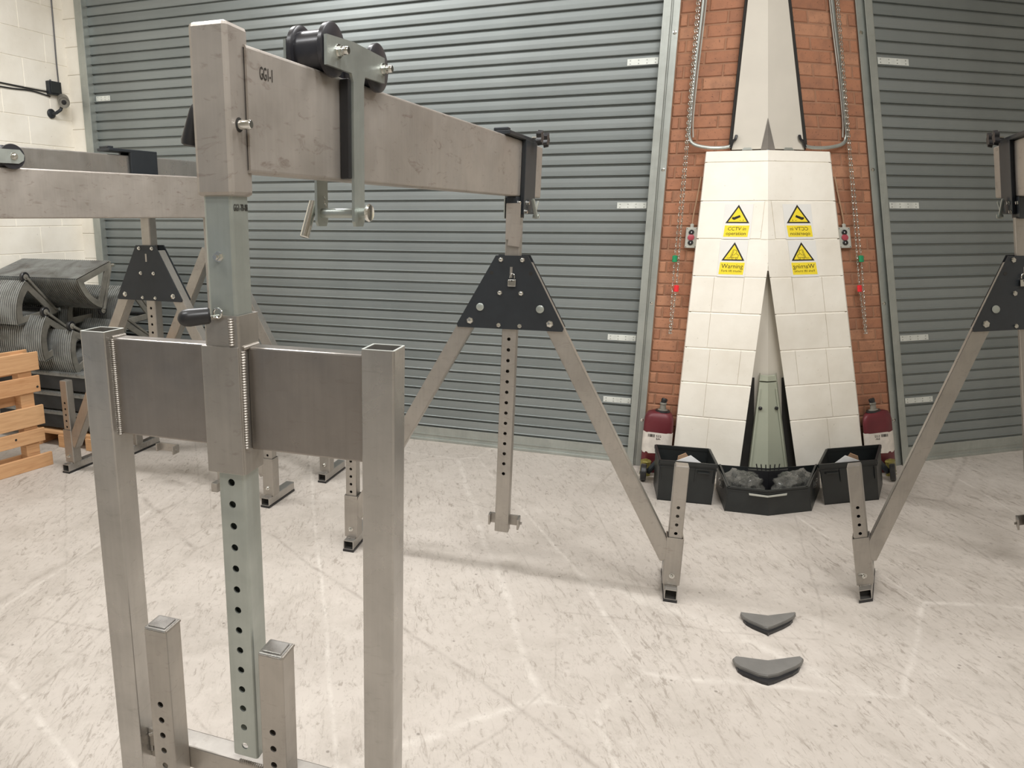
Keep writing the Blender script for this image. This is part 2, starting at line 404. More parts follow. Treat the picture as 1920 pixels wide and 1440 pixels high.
for k in range(50):
    z0 = .005 + k * .0785
    if z0 > HT: break
    s0 = [1.79, 1.79][k % 2]; x = 1.79
    right = 2.24 if z0 > 2.1 else 2.10
    xs = [1.80, 1.80 + (.17 if k % 2 else .052)]
    while xs[-1] < right - .03: xs.append(min(xs[-1] + .2345, right))
    for i in range(len(xs) - 1):
        if xs[i + 1] - xs[i] > .03: brick(root, xs[i], xs[i + 1] - .009, z0, z0 + .0695)
# white return beside the left guide
for k in range(17):
    z0 = 1.481 + (k - 6) * .2275 - .07
    if z0 < -.2 or z0 > HT: continue
    mb = MB(); pillow(mb, W, -3.30, -3.055, max(0, z0), z0 + .2255, -.15, -.01, .004); mb.build('block', 'block', root)
wall_front = root
rw = other_hand(wall_front)   # brick pier and core of the other bay
rw.name = 'wall_front_right'
for ch in list(rw.children):
    pass

# left wall of blocks
LW = Fr((-2.80, 6.80), (.461, .887))
root = thing('wall_left', (-2.80, 6.80, 0), None, None, kind='structure')
LWn = -1  # room side: the wall's visible side faces +x
mb = MB(); mb.box(LW, -9, .2, -.2, -.005, 0, 5.3)
# Fr.n for e=(.461,.887) is (.887,-.461): towards the room
mb.build('wall_core', 'joint', root)
for k in range(17):
    z0 = 1.481 + (k - 6) * .2275
    if z0 > HT: break
    off = .2 if k % 2 else .43
    xs = [0.02, -off]
    while xs[-1] > -2.6: xs.append(xs[-1] - .455)
    for i in range(len(xs) - 1):
        mb = MB(); pillow(mb, LW, xs[i + 1] + .003, xs[i] - .001, max(0, z0 + .002), z0 + .2255, -.02, 0, .003); mb.build('block', 'block', root)

# white painted block pier in two halves with a tapered slot
root = thing('wall_pier', W(2.3, .1, 0), None, None, kind='structure')
B0, B1 = .0, .10
zs = [.19, .433, .677, .920, 1.164, 1.408, 1.651, 1.895, 2.138, 2.207]
def le(z): return 2.0 + (z - .17) / 2.04 * .026
def re(z): return 2.437 + (z - .207) / 1.269 * .023
g = .005
joints = {1: [2.17], 2: [2.17, 2.36], 3: [2.15], 4: [2.15, 2.33], 5: [], 0: [2.21]}
core = MB(); core.poly(W, [(le(0) + .008, 0), (re(0) - .008, 0), (2.451, 1.45), (le(2.2) + .008, 1.45)], -.01, .095)
core2 = symprism([(le(1.45) + .012, 1.45), (None, 1.45), (None, 2.195), (le(2.2) + .012, 2.195)], -.01, .095)
core.v and core.build('mortar_core', 'joint', root); core2.build('mortar_core', 'joint', root)
c3 = MB(); c3.add([skp(q) for q in core.v], [tuple(reversed(f)) for f in core.f]); c3.build('mortar_core', 'joint', root)
def blockpoly(pts):
    cx = sum(p[0] for p in pts) / 4; cz = sum(p[1] for p in pts) / 4
    mb = MB(); n = 4; c = .004
    ins = [(p[0] + .0012 * (1 if p[0] < cx else -1), p[1] + c * (1 if p[1] < cz else -1)) for p in pts]
    P = [W(a, B0, z) for a, z in pts] + [W(a, B1 - c, z) for a, z in pts] + [W(a, B1 + random.uniform(-.001, .001), z) for a, z in ins]
    mb.add(P, [(0, 1, 5, 4), (1, 2, 6, 5), (2, 3, 7, 6), (3, 0, 4, 7), (4, 5, 9, 8), (5, 6, 10, 9), (6, 7, 11, 10), (7, 4, 8, 11), (8, 9, 10, 11), (3, 2, 1, 0)])
    mb.build('block', 'block', root)
    m2 = MB(); m2.add([skp(q) for q in mb.v], [tuple(reversed(f)) for f in mb.f]); m2.build('block', 'block', root)
for i in range(len(zs) - 1):
    z0, z1 = zs[i], zs[i + 1] - g
    if i == 0: z0 = .0
    if i <= 4:
        js = joints.get(i, []); xs = [None] + js + [None]
        for j in range(len(xs) - 1):
            a00 = le(z0) if xs[j] is None else xs[j]; a01 = le(z1) if xs[j] is None else xs[j]
            a10 = re(z0) if xs[j + 1] is None else xs[j + 1] - .0008; a11 = re(z1) if xs[j + 1] is None else xs[j + 1] - .0008
            blockpoly([(a00, z0), (a10, z0), (a11, z1), (a01, z1)])
    elif i == 5:   # the slot closes in this course
        symprism([(le(z0), z0), (re(z0) + .0, z0), (None, 1.485), (None, z1), (le(z1), z1)], B0, B1).build('block', 'block', root)
    else:
        js = {6: 2.40, 7: None}.get(i)
        if js: blockpoly([(le(z0), z0), (js - .003, z0), (js - .003, z1), (le(z1), z1)]); symprism([(js, z0), (None, z0), (None, z1), (js, z1)], B0, B1).build('block', 'block', root)
        else: symprism([(le(z0), z0), (None, z0), (None, z1), (le(z1), z1)], B0, B1).build('block', 'block', root)
# backing of the slot
symprism([(2.40, .0), (None, 0), (None, 1.60), (2.40, 1.60)], -.012, .012).build('slot_back', 'plaster', root)
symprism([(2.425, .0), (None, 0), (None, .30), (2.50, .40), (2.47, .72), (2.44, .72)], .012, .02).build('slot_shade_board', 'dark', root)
# tapered grey column above
root = thing('wall_column', W(2.3, .05, 2.2), None, None, kind='structure')
symprism([(2.177, 2.213), (None, 2.213), (None, HT), (2.182, HT)], -.01, .06).build('cladding', 'plaster', root)
mb = symprism([(2.160, 2.24), (2.177, 2.213), (2.182, HT), (2.170, HT)], -.01, .045); mb.build('dark_edge_strip', 'dark', root)  # narrow dark strip along the cladding edge
symprism([(2.345, 2.208), (None, 2.208), (None, 2.40)], .06, .064).build('dark_wedge', 'wedge', root)
symprism([(2.235, 2.207), (2.295, 2.207), (2.285, 2.222), (2.245, 2.222)], .06, .075).build('clip', 'guide', root)

# ------------------------------------------------------------------ roller doors
PT = .0775; Z00 = 3.149 - .0775 * 40   # groove height grid
def slat_mesh(a0, a1):
    prof = [(-.010, 0), (0, .0), (.0175 - .0035, 0)]
    prof = [(0.0, .0), (.0006, -.014), (.0135, -.013), (.0160, .005), (.0175, .0092), (.0192, .0098), (.0208, .0085), (.0225, .002), (.0235, .0), (.050, .0008), (.0775, .0)]
    mb = MB(); f0 = Fr((0, 0), (W.e.x, W.e.y)); n = len(prof); vs = []
    for a in (a0, a1): vs += [f0(a, b, z) for z, b in prof]
    vs += [f0(a, -.02, z) for a in (a0, a1) for z in (0, .0775)]
    fs = [(i, n + i, n + i + 1, i + 1) for i in range(n - 1)] + [(2 * n, 2 * n + 1, 2 * n + 3, 2 * n + 2)]
    fs += [tuple([2 * n] + list(range(0, n)) + [2 * n + 1]), tuple([2 * n + 2] + list(range(n, 2 * n)) + [2 * n + 3])]
    mb.add(vs, fs); return mb
door = thing('door_1', W(-.6, 0, 0), None, None, kind='structure')
sm = slat_mesh(-2.99, 1.70).build('slat', 'slat'); sdata = sm.data; bpy.data.objects.remove(sm)
k = 0; zg = Z00 + PT
b_door = -.035
k0 = int((.11 - Z00) / PT) + 1
for k in range(k0, 60):
    z = Z00 + PT * k - .009
    if z > HT: break
    inst(sdata, 'slat', door, W(0, b_door, z) - Vector(door.location))
zr = Z00 + PT * k0 - .009
mb = MB(); mb.box(W, -2.99, 1.70, b_door - .02, b_door + .004, .012, zr); mb.box(W, -2.99, 1.70, b_door - .02, b_door + .018, .0, .022, .003); mb.box(W, -2.99, 1.70, b_door, b_door + .009, .05, .058)
mb.build('bottom_rail', 'guide', door)
def gprof(mb, a0, a1, b0, b1, z0=0, z1=HT): mb.box(W, a0, a1, b0, b1, z0, z1, .003)
mb = MB(); gprof(mb, 1.69, 1.738, -.06, .045); mb.build('guide_channel', 'guide', door)
mb = MB(); gprof(mb, 1.738, 1.752, -.06, .012); gprof(mb, 1.750, 1.793, -.02, .018); mb.build('guide_flange', 'guide', door)
for z in (2.95, 2.10, 1.2, .35, 3.2):
    mb = MB(); mb.lathe(W(1.772, .016, z), W.n, [(0, .012), (.003, .012), (.004, .007), (.010, .006)], 10); mb.build('guide_bolt', 'chrome', door)
mb = MB(); gprof(mb, -3.055, -2.975, -.06, .03); mb.build('guide_channel', 'guide', door)
def tagplate(a0, a1, kk):
    z = Z00 + PT * kk - .009 + .024
    mb = MB(); mb.box(W, a0, a1, b_door + .003, b_door + .0065, z, z + .042, .001); pl = mb.build('rivet_plate', 'tag', door)
    mb = MB()
    for i in range(4):
        for j in (.011, .031):
            mb.lathe(W(a0 + (a1 - a0) * (.1 + .27 * i), b_door + .0065, z + j), W.n, [(0, .0042), (.002, .0035), (.0028, .001)], 8)
    mb.build('rivets', 'guide', pl)
for zc in (2.797, 1.843, .913, .447):
    kk = int(round((zc - .035 - Z00 + .0) / PT)); tagplate(1.49, 1.685, kk)
tagplate(-2.95, -2.80, int(round((2.80 - Z00) / PT)))
other_hand(door, name='door_2')

# ------------------------------------------------------------------ lifting gantries
def hexbolt(P, n, r, h=.008):
    mb = MB(); mb.lathe(P, n, [(0, r * 1.35), (.002, r * 1.35), (.0021, r), (h, r), (h + .0015, r * .75)], 6 if r > .004 else 8); return mb
def weld(mb, P0, P1, r, n=None):
    P0 = Vector(P0); P1 = Vector(P1); L = (P1 - P0).length; n = n or max(4, int(L / (r * .9))); d = (P1 - P0) / L; prof = []
    for i in range(n):
        t = L * (i + .5) / n; dt = L / n * .5
        prof += [(t - dt * .9, r * .72), (t - dt * .1, r * 1.05), (t + dt * .7, r * .9)]
    mb.lathe(P0, d, prof, 10)
def beam(fr, a0, a1, b0, b1, z0, z1, mat, root, capped=True):
    mb = MB(); mb.htube(fr(a0, (b0 + b1) / 2, (z0 + z1) / 2), fr.e, a1 - a0, fr.n, (0, 0, 1), (b1 - b0) / 2, (z1 - z0) / 2, .005, .007)
    o = mb.build('beam', mat, root)
    return o
def aframe(root, fr, legs_mat='alu', post_z=(.22, 1.79), holes=None, plate_extra=True, foot_b=(.08, -.24), plates=True):
    U = (0, 0, 1)
    for s_ in ((1, -1) if plates else ()):     # black side plates
        mb = MB(); tp = [(-.075, 1.617), (-.255, 1.285), (-.25, 1.27), (.25, 1.27), (.255, 1.285), (.075, 1.617)]
        b0 = .037 if s_ > 0 else -.045
        mb.poly(fr, tp, b0, b0 + .008); pl = mb.build('side_plate', 'black_paint', root)
        fb_ = .045 if s_ > 0 else -.045
        nn = fr.n * s_
        for a, z, r in [(-.05, 1.598, .009), (.05, 1.598, .009), (-.05, 1.443, .009), (.05, 1.443, .009), (-.19, 1.304, .0125), (.19, 1.304, .0125), (-.05, 1.288, .008), (.05, 1.288, .008)]:
            hexbolt(fr(a, fb_, z), nn, r).build('bolt', 'chrome', pl)
        if plate_extra:
            for a in (-.142, .142):
                mb = MB(); mb.lathe(fr(a, fb_, 1.372), nn, [(0, .0185), (.004, .0185), (.0055, .016)], 18); mb.build('pin_head', 'galv', pl)
            for a in (-.092, .092):
                mb = MB(); mb.lathe(fr(a, fb_ - .0, 1.536), nn, [(0, .009), (.0008, .009)], 12); mb.build('hole', 'dark', pl)
        if s_ > 0:
            mb = MB(); mb.box(fr, -.006, .006, fb_, fb_ + .001, 1.515, 1.565); mb.build('slot', 'alu', pl)
    for s_ in (1, -1):
        mb = MB(); P0 = fr(.80 * s_, 0, .197); P1 = fr(.055 * s_, 0, 1.57)
        mb.bar(P0, P1, .0375, .035, fr.n, .004)
        lg = mb.build('leg', legs_mat, root)
        mb = MB(); mb.htube(fr(.825 * s_, 0, .07), U, .24, fr.e, fr.n, .0385, .0385, .004, .006); so = mb.build('socket', legs_mat, root)
        mb = MB()
        mb.lathe(fr(.825 * s_ + .0, .0385, .117), fr.n, [(0, .013), (.003, .013), (.0035, .009), (.011, .009), (.012, .006), (.02, .006)], 8); mb.build('bolt', 'chrome', so)
        mb = MB(); mb.holed(fr, .825 * s_ - .031, .825 * s_ + .031, -.031, .031, .06, .66, [.332, .376, .42, .463] if s_ > 0 else [.332, .376, .42, .463, .507], .0078)
        mb.box(fr, .825 * s_ - .029, .825 * s_ + .029, -.029, .029, .655, .668, .003)
        mb.build('jack_tube', legs_mat, root)
        f2 = fr.sub(.825 * s_, 0)
        mb = MB(); mb.htube(fr(.825 * s_, foot_b[1], .038), fr.n, foot_b[0] - foot_b[1], fr.e, U, .029, .026, .004, .005); bb = mb.build('base_bar', 'alu_new', root)
        mb = MB(); mb.box(fr, .825 * s_ - .031, .825 * s_ + .031, foot_b[1] - .003, foot_b[0] + .003, 0, .0125); mb.build('rubber_strip', 'rubber', bb)
        mb = MB(); mb.box(fr, .825 * s_ - .024, .825 * s_ + .024, .04, .046, .02, .058); mb.build('end_stop', 'dark', bb)
        mb = MB(); weld(mb, fr(.825 * s_ - .025, .035, .065), fr(.825 * s_ + .025, .035, .065), .004); mb.build('weld', 'weld', bb)
    hs = holes or [h_ for h_ in [.535 + .0527 * i for i in range(14)] if h_ > post_z[0] + .03]
    mb = MB(); mb.holed(fr, -.035, .035, -.033, .033, post_z[0], post_z[1], hs, .0085); mb.build('centre_post', legs_mat, root)
    mb = MB(); mb.box(fr, -.075, .085, -.045, -.035, .235, .29, .002); mb.box(fr, -.075, -.065, -.045, .0, .235, .29, .002); mb.box(fr, .075, .085, -.045, .02, .235, .29, .002)
    mb.lathe(fr(.085, -.01, .262), fr.e, [(0, .007), (.012, .007)], 8); mb.build('bottom_clip', legs_mat, root)
def clamp(root, fr, bf, zb=1.886, zt=2.134, hb=.035, off=0, knobs=True, arm=.27):
    """fr: frame of the A-frame; bf: beam frame (origin at post axis on beam centreline)"""
    bf = bf.sub(off, 0)
    mb = MB()
    for s_ in (1, -1):
        mb.box(bf, 0.0, .2, hb * s_ if s_ > 0 else -hb - .02, hb + .02 if s_ > 0 else -hb, zb - .08, zt + .004, .003)
    mb.box(bf, -.05, .09, -hb, hb, zb - .10, zb - .001, .004)
    c = mb.build('beam_clamp', 'black_paint', root)
    mb = MB(); mb.box(bf, -arm, .2, -hb - .02, hb + .02, zt + .001, zt + .018, .003); mb.box(bf, -arm, -arm + .04, -hb, hb + .01, zt + .018, zt + .03, .003)
    mb.build('top_bar', 'black_paint', c)
    for a in ((.10, .22) if knobs else ()):
        mb = MB(); mb.cyl(bf(a, hb + .02, zt + .018), bf(a, hb + .05, zt + .018), .006, 8); k_ = mb.build('knob_stem', 'chrome', c)
        mb = MB(); n = 5
        P = []
        for t in (0, .022):
            for i in range(40):
                an = 2 * PI * i / 40; r = .031 + .006 * math.cos(n * an); r *= (.9 if t else 1)
                P.append(bf(a + r * math.cos(an), hb + .045 + t, zt + .018 + r * math.sin(an)))
        mb.prism(P[:40], P[40:]); mb.build('star_knob', 'rubber', c)
    for a, z in ((-.03, zb - .03), (.05, zb - .03), (.02, zb - .07)):
        hexbolt(bf(a, hb + .02 if a > 0 else hb, z), bf.n, .008, .012).build('bolt', 'chrome', c)
    mb = MB(); mb.box(bf, -.056, .09, -hb - .006, -hb - .0005, zb - .1, zb - .002, .001); mb.build('shim_plate', 'galv', c)
    mb = MB(); mb.bar(bf(.10, hb + .035, zb - .01), bf(.13, hb + .05, zb - .10), .010, .007, bf.n, .003); mb.lathe(bf(.14, hb + .03, zb - .09), bf.n, [(0, .011), (.03, .011)], 12)
    mb.bar(bf(.17, hb + .03, zb - .075), bf(.23, hb + .03, zb - .02), .006, .004, bf.n, .001)
    mb.build('locking_lever', 'galv', c)

# --- main gantry
NF = Fr((-.3307, 1.554), (.942, -.337))
BD = (.432, .902); BF = Fr((.63, 3.448), BD)      # b=0 is the beam's visible face
AF = Fr((.600 + .0114, 3.459 - .0039), (.947, -.321))
gan = thing('lifting_gantry', (.15, 2.5, 0), 'large aluminium gantry spanning from the near twin-post frame to the central black-plated frame', 'gantry')
bo = beam(BF, -2.098, .39, -.052, 0, 1.886, 2.134, 'alu_dark', gan)
mb = MB(); mb.box(BF, .384, .392, -.050, -.002, 1.89, 2.13); mb.build('end_cap', 'rubber', bo)
textmesh('GG1-1', .036, BF(-2.030, .0006, 2.086), BF.e, (0, 0, 1), .0006, .5).build('stamped_lettering', 'ink', bo)
aframe(gan, AF)
clamp(gan, AF, Fr((.63 - .0235, 3.448 + .0112), BD), hb=.0265)
mb = MB(); mb.bar(AF(.0, .04, 1.69), AF(.0, .052, 1.855), .006, .033, AF.n.cross(Vector((0, 0, 1))), .002)
mb.bar(AF(.005, .042, 1.66), AF(.018, .05, 1.76), .005, .028, AF.n.cross(Vector((0, 0, 1))), .002)
mb.build('bent_strap', 'alu_dark', gan)
U = (0, 0, 1)
hd = MB(); hd.box(NF, -.043, .043, -.043, .043, 1.838, 2.168, .009); head = hd.build('head_sleeve', 'alu_dark', gan)
mb = MB(); mb.lathe(NF(.030, .006, 1.978), NF.e, [(0, .0095), (.038, .0095), (.041, .0075)], 16); mb.build('lock_pin', 'chrome', head)
mb = MB(); mb.lathe(NF(.0425, .006, 1.978), NF.e, [(0, .0145), (.0012, .0145)], 16); mb.build('pin_hole', 'dark', head)
mb = MB(); mb.lathe(NF(-.062, .0, 2.022), NF.e * -.22 + Vector((0, 0, -.97)), [(0, .006), (.008, .010), (.072, .020), (.080, .0185), (.083, .012)], 16); mb.build('grip', 'rubber', head)

gt = MB(); gt.holed(NF, -.034, .034, -.034, .034, .50, 1.86, [1.2167 - .0529 * i for i in range(14)], .0086, .004, .007)
gv = gt.build('inner_tube', 'galv', gan)
textmesh('GG1-7B-08', .020, NF(.0345, .0, 1.815), -NF.n, U, .0006, .6).build('stamped_lettering', 'ink', gv)
mb = MB(); mb.lathe(NF(-.003, .034, 1.716), NF.n, [(0, .012), (.0015, .012), (.0016, .0085), (.009, .0085), (.0095, .005), (.016, .005)], 6); mb.build('bolt', 'chrome', gv)
sl = MB(); sl.htube(NF(0, 0, 1.242), U, .352, NF.e, NF.n, .0425, .0425, .006, .005); sl.box(NF, -.050, .041, .0425, .047, 1.242, 1.528, .0015)
slv = sl.build('sleeve', 'alu', gan)
mb = MB(); weld(mb, NF(.024, .044, 1.53), NF(.024, .044, 1.59), .006); weld(mb, NF(.043, .033, 1.30), NF(.043, .033, 1.52), .0065); weld(mb, NF(.043, .03, 1.524), NF(.043, -.035, 1.524), .005)
mb.build('weld', 'weld', slv)
mb = MB(); mb.cyl(NF(-.008, .04, 1.592), NF(-.014, .064, 1.592), .005); mb.tube([NF(-.002 + .010 * math.cos(t_), .05, 1.600 + .010 * math.sin(t_)) for t_ in [i * PI / 8 for i in range(17)]], .0022, 6)
mb.build('pin_ring', 'chrome', slv)
mb = MB(); d_ = NF(-.078, .105, 1.590) - NF(-.014, .06, 1.596); mb.lathe(NF(-.014, .06, 1.596), d_, [(0, .014), (.004, .0175), (.044, .0188), (.055, .017), (.063, .0115), (.067, .003)], 20); mb.build('pin_grip', 'rubber', slv)
for s_ in (-1, 1):
    mb = MB(); mb.htube(NF(.350 * s_, 0, .06), U, 1.4795, NF.e, NF.n, .0352, .0352, .005, .004); po = mb.build('post', 'alu_new', gan)
    mb = MB(); mb.htube(NF(.350 * s_, 0, 1.5392), U, .0012, NF.e, NF.n, .0350, .0350, .0045, .004); mb.build('rim_glint', 'tag', po)  # pale ring added for the lamp reflection on the post rim
    mb = MB(); mb.box(NF, .350 * s_ - .06, .350 * s_ + .06, -.25, .25, .012, .06, .004); ft = mb.build('foot_bar', 'alu', gan)
    mb = MB(); mb.box(NF, .350 * s_ - .06, .350 * s_ + .06, -.25, .25, 0, .0125); mb.build('rubber_strip', 'rubber', ft)
    mb = MB(); x0, x1 = (-.316, -.0425) if s_ < 0 else (.0425, .316)
    mb.box(NF, x0, x1, -.034, .012, 1.2926, 1.5236, .0045); pa = mb.build('cross_panel', 'alu_panel', gan)
    mb = MB(); xx = x0 if s_ < 0 else x1
    weld(mb, NF(xx + (.004 if s_ < 0 else -.003), .013, 1.29), NF(xx + (.004 if s_ < 0 else -.003), .013, 1.523), .0055)
    if s_ < 0: weld(mb, NF(x0 + .002, .012, 1.524), NF(x0 + .002, -.034, 1.524), .005)
    mb.build('weld', 'weld', pa)
cb = MB(); cb.box(NF, -.316, .316, -.060, -.002, .380, .446, .004); cbo = cb.build('cross_bar', 'alu', gan)
mb = MB(); weld(mb, NF(-.312, .002, .452), NF(-.285, .002, .468), .006); weld(mb, NF(-.31, -.002, .40), NF(-.31, -.002, .45), .006); weld(mb, NF(-.04, .0, .448), NF(.04, .0, .448), .006); mb.build('weld', 'weld', cbo)
mb = MB(); mb.box(NF, -.312, -.258, -.004, .004, .42, .472, .002); mb.build('gusset', 'alu', cbo)
for ac, tz, hs in ((-.222, .812, [.607 - .0445 * i for i in range(5)]), (.094, .812, [.612 - .0447 * i for i in range(4)])):
    mb = MB(); mb.holed(NF, ac - .032, ac + .032, -.002, .060, .36, tz, hs, .0083, .004, .005)
    t = mb.build('stub_tube', 'alu', gan)
    mb = MB(); mb.box(NF, ac - .031, ac + .031, -.001, .059, tz - .001, tz + .006, .003); mb.box(NF, ac - .024, ac + .024, .006, .052, tz + .006, tz + .009, .002); mb.build('cap', 'alu_new', t)
    mb = MB(); weld(mb, NF(ac + .031, .058, tz + .003), NF(ac + .031, .0, tz + .003), .004); mb.build('weld', 'weld', t)

# second gantry of the other bay: far frame and beam end
g2 = thing('lifting_gantry', (.15, 2.5, 0), 'aluminium gantry cut off by the right picture edge, in front of right roller door', 'gantry')
beam(BF, -1.6, .39, -.052, 0, 1.886, 2.134, 'alu_dark', g2); aframe(g2, AF)
clamp(g2, AF, Fr((.63 - .0235, 3.448 + .0112), BD), hb=.0265)
other_hand(g2)
def wipe(o):
    for ch in list(o.children): wipe(ch)
    bpy.data.objects.remove(o)
wipe(g2)

# padlock
def padlock(fr, label):
    r = thing('padlock', fr(.0, .05, 1.52), label, 'padlock')
    mb = MB(); mb.box(fr, -.012, .026, .049, .061, 1.475, 1.508, .003); mb.build('body', 'chrome', r)
    mb = MB(); mb.tube([fr(.007 + .011 * math.cos(t_), .055, 1.518 + .017 * math.sin(t_)) for t_ in [i * PI / 10 for i in range(-1, 12)]], .0028, 8); mb.build('shackle', 'chrome', r)
    mb = MB(); mb.lathe(fr(.007, .061, 1.502), fr.n, [(0, .004), (.001, .004)], 10); mb.build('keyhole', 'dark', r)
    return r
pk = padlock(AF, 'small silver padlock hung on the black plate of the central gantry frame')
other_hand(pk, 'small silver padlock on the black plate at the far right picture edge')

# --- trolley on the main beam
tr = thing('beam_trolley', BF(-1.68, -.035, 1.8), 'zinc-plated beam trolley with black rollers riding on the main gantry beam', 'trolley')
U = Vector((0, 0, 1))
for nm, b0, b1 in (('front_plate', .026, .034), ('rear_plate', -.084, -.077)):
    pts = [(-1.832, 2.204), (-1.70, 2.212), (-1.525, 2.206), (-1.525, 2.143), (-1.640, 2.141), (-1.647, 2.120), (-1.647, 1.785), (-1.655, 1.772), (-1.695, 1.772), (-1.703, 1.785), (-1.703, 2.120), (-1.712, 2.139), (-1.832, 2.139)]
    mb = MB(); mb.poly(BF, pts, b0, b1); p = mb.build(nm, 'galv', tr)
    for a in (-1.779, -1.537):
        mb = MB(); s_ = 1 if b1 > 0 else -1; bb = b1 if s_ > 0 else b0
        mb.lathe(BF(a, bb, 2.176), BF.n * s_, [(0, .016), (.003, .016), (.0031, .0115), (.011, .0115), (.0115, .0095), (.026, .0095), (.028, .008)], 12); mb.build('axle_nut', 'chrome', p)
for a in (-1.779, -1.537):
    mb = MB(); R, r = .060, .047
    zc = 2.176 + .005; r = zc - 2.134
    mb.lathe(BF(a, -.074, zc), BF.n, [(0, .012), (0, .057), (.002, .061), (.011, .061), (.013, .058), (.0135, r), (.0835, r), (.084, .058), (.086, .061), (.095, .061), (.097, .057), (.097, .012)], 36)
    mb.build('roller', 'spool', tr)
mb = MB(); mb.box(BF, -1.716, -1.701, .001, .027, 1.89, 2.128, .003); mb.build('gap_shadow_strip', 'rubber', tr)  # black strip modelled for the shadow in the gap behind the stem
mb = MB(); mb.cyl(BF(-1.675, -.095, 1.806), BF(-1.675, .058, 1.806), .0125, 18); ax = mb.build('load_pin', 'galv', tr)
mb = MB(); mb.lathe(BF(-1.675, .056, 1.806), BF.n, [(0, .008), (.002, .022), (.006, .023), (.010, .020), (.012, .006)], 24); mb.build('pin_knob', 'chrome', ax)
mb = MB(); mb.lathe(BF(-1.675, -.104, 1.806) + U * .030, BF.e * -.34 + U * -.95 - BF.n * .12, [(0, .011), (.001, .0125), (.098, .0125), (.099, .011)], 16); mb.build('pin_handle', 'chrome', ax)
mb = MB(); mb.tube([BF(-1.675 + .004 * math.sin(t_ * 2), -.068 - t_ * .001, 1.82 + .006 * t_) for t_ in range(6)], .002, 6); mb.build('split_pin', 'chrome', ax)

# --- background gantries on the left
F1 = Fr((-1.484, 4.644), (.925, -.379))
ga = thing('lifting_gantry', (-1.484, 4.644, 0), 'background aluminium gantry with black trapezoid plate and pale grey beam, left of the near post', 'gantry')
aframe(ga, F1, post_z=(.44, 1.80), plate_extra=False)
B1f = Fr((-1.484, 4.644), (.536, .844))
beam(B1f, -1.6, .8, -.035, .035, 1.905, 2.15, 'alu_new', ga)
clamp(ga, F1, B1f, 1.905, 2.165, off=-.14, knobs=False, arm=.15)
F2 = Fr((-1.167, 5.068), (.931, -.365))
gb = thing('lifting_gantry', (-1.167, 5.068, 0), 'rearmost aluminium gantry frame mostly hidden behind the near post and cross panels', 'gantry')
aframe(gb, F2, post_z=(.50, 1.80), plate_extra=False, plates=False)
# brown-grey beam in front, its own end posts
BB = Fr((-1.145, 4.50), (.6236, .7818))
gc = thing('lifting_gantry', (-1.5, 4.1, 0), 'low gantry with wide brown-grey beam entering from the left edge, in front of black-plated frame', 'gantry')
beam(BB, -2.9, .22, -.07, 0, 1.785, 2.028, 'alu_dark', gc)
q = BB(.12, -.035, 0); fq = Fr((q.x, q.y), (.93, -.37))
mb = MB(); mb.htube((q.x, q.y, .06), (0, 0, 1), 1.725, fq.e, fq.n, .024, .024, .004, .004); mb.build('end_post', 'alu', gc)
mb = MB(); mb.box(fq, -.024, .024, -.10, .10, 0, .06, .004); mb.build('foot_bar', 'alu', gc)
q = BB(-2.5, -.035, 0); fq = Fr((q.x, q.y), (.7818, -.6236)); aframe(gc, fq, post_z=(.44, 1.785), plate_extra=False)
# roller at the left edge on that beam
q_a = -1.075
rl = thing('beam_roller', BB(q_a, -.03, 2.03), 'small black roller with grey washer disc on the left gantry beam at picture edge', 'roller')
mb = MB(); mb.lathe(BB(q_a, -.095, 2.078), BB.n, [(0, .012), (0, .056), (.002, .060), (.014, .060), (.018, .05), (.098, .05), (.102, .056), (.112, .060), (.120, .058), (.120, .012)], 32); mb.build('wheel', 'spool', rl)
mb = MB(); mb.poly(BB, [(q_a - .30, 2.045), (q_a + .02, 2.045), (q_a + .045, 2.06), (q_a + .05, 2.085), (q_a + .03, 2.11), (q_a - .30, 2.11)], .030, .037); pz = mb.build('side_plate', 'galv', rl)
mb = MB(); mb.lathe(BB(q_a, .037, 2.078), BB.n, [(0, .018), (.003, .018), (.0031, .012), (.012, .012), (.013, .008), (.024, .008)], 10); mb.build('nut', 'chrome', pz)

# ------------------------------------------------------------------ pallets and escalator steps, left
PF = Fr((-2.478, 5.067), (.562, .827))
pa = thing('wooden_pallet', (-2.9, 4.5, 0), 'orange-toned wooden pallet standing on its edge at the left picture border', 'pallet')
for z0, z1, da in ((.0, .100, .02), (.194, .293, -.012), (.319, .462, 0), (.564, .682, -.006), (.722, .853, 0)):
    mb = MB(); mb.box(PF, -1.15, da, -.022 if z0 else -.012, 0 if z0 else .014, z0, z1, .003); mb.build('deck_board', 'wood', pa)
for a in (-.05, -.55, -1.05):
    mb = MB(); mb.box(PF, a - .10, a, -.105, -.0225, .0, .84, .004); mb.build('stringer', 'wood', pa)
for z0, z1 in ((.0, .095), (.30, .40), (.47, .55), (.69, .72), (.78, .86)):
    mb = MB(); mb.box(PF, -1.15, -.02, -.125, -.1055, z0, z1, .003); mb.build('deck_board', 'wood', pa)
for a, z in ((-.23, .25), (-.03, .60)):
    mb = MB(); mb.lathe(PF(a, 0.0, z), PF.n, [(0, .009), (.0006, .009)], 10); mb.build('knot_hole', 'dark', pa)
pb = thing('wooden_pallet', (-2.4, 5.5, 0), 'low wooden pallet lying under the pile of escalator steps', 'pallet')
PG = Fr((-2.30, 5.33), (.937, -.349))
for i in range(6):
    mb = MB(); mb.box(PG, -.62, .05, -.05 - .16 * i - .10, -.05 - .16 * i, .10, .122, .003); mb.build('deck_board', 'wood', pb)
for a in (-.58, -.30, -.03):
    mb = MB(); mb.box(PG, a - .03, a + .06, -.98, -.04, .0, .0995, .004); mb.build('stringer', 'wood', pb)

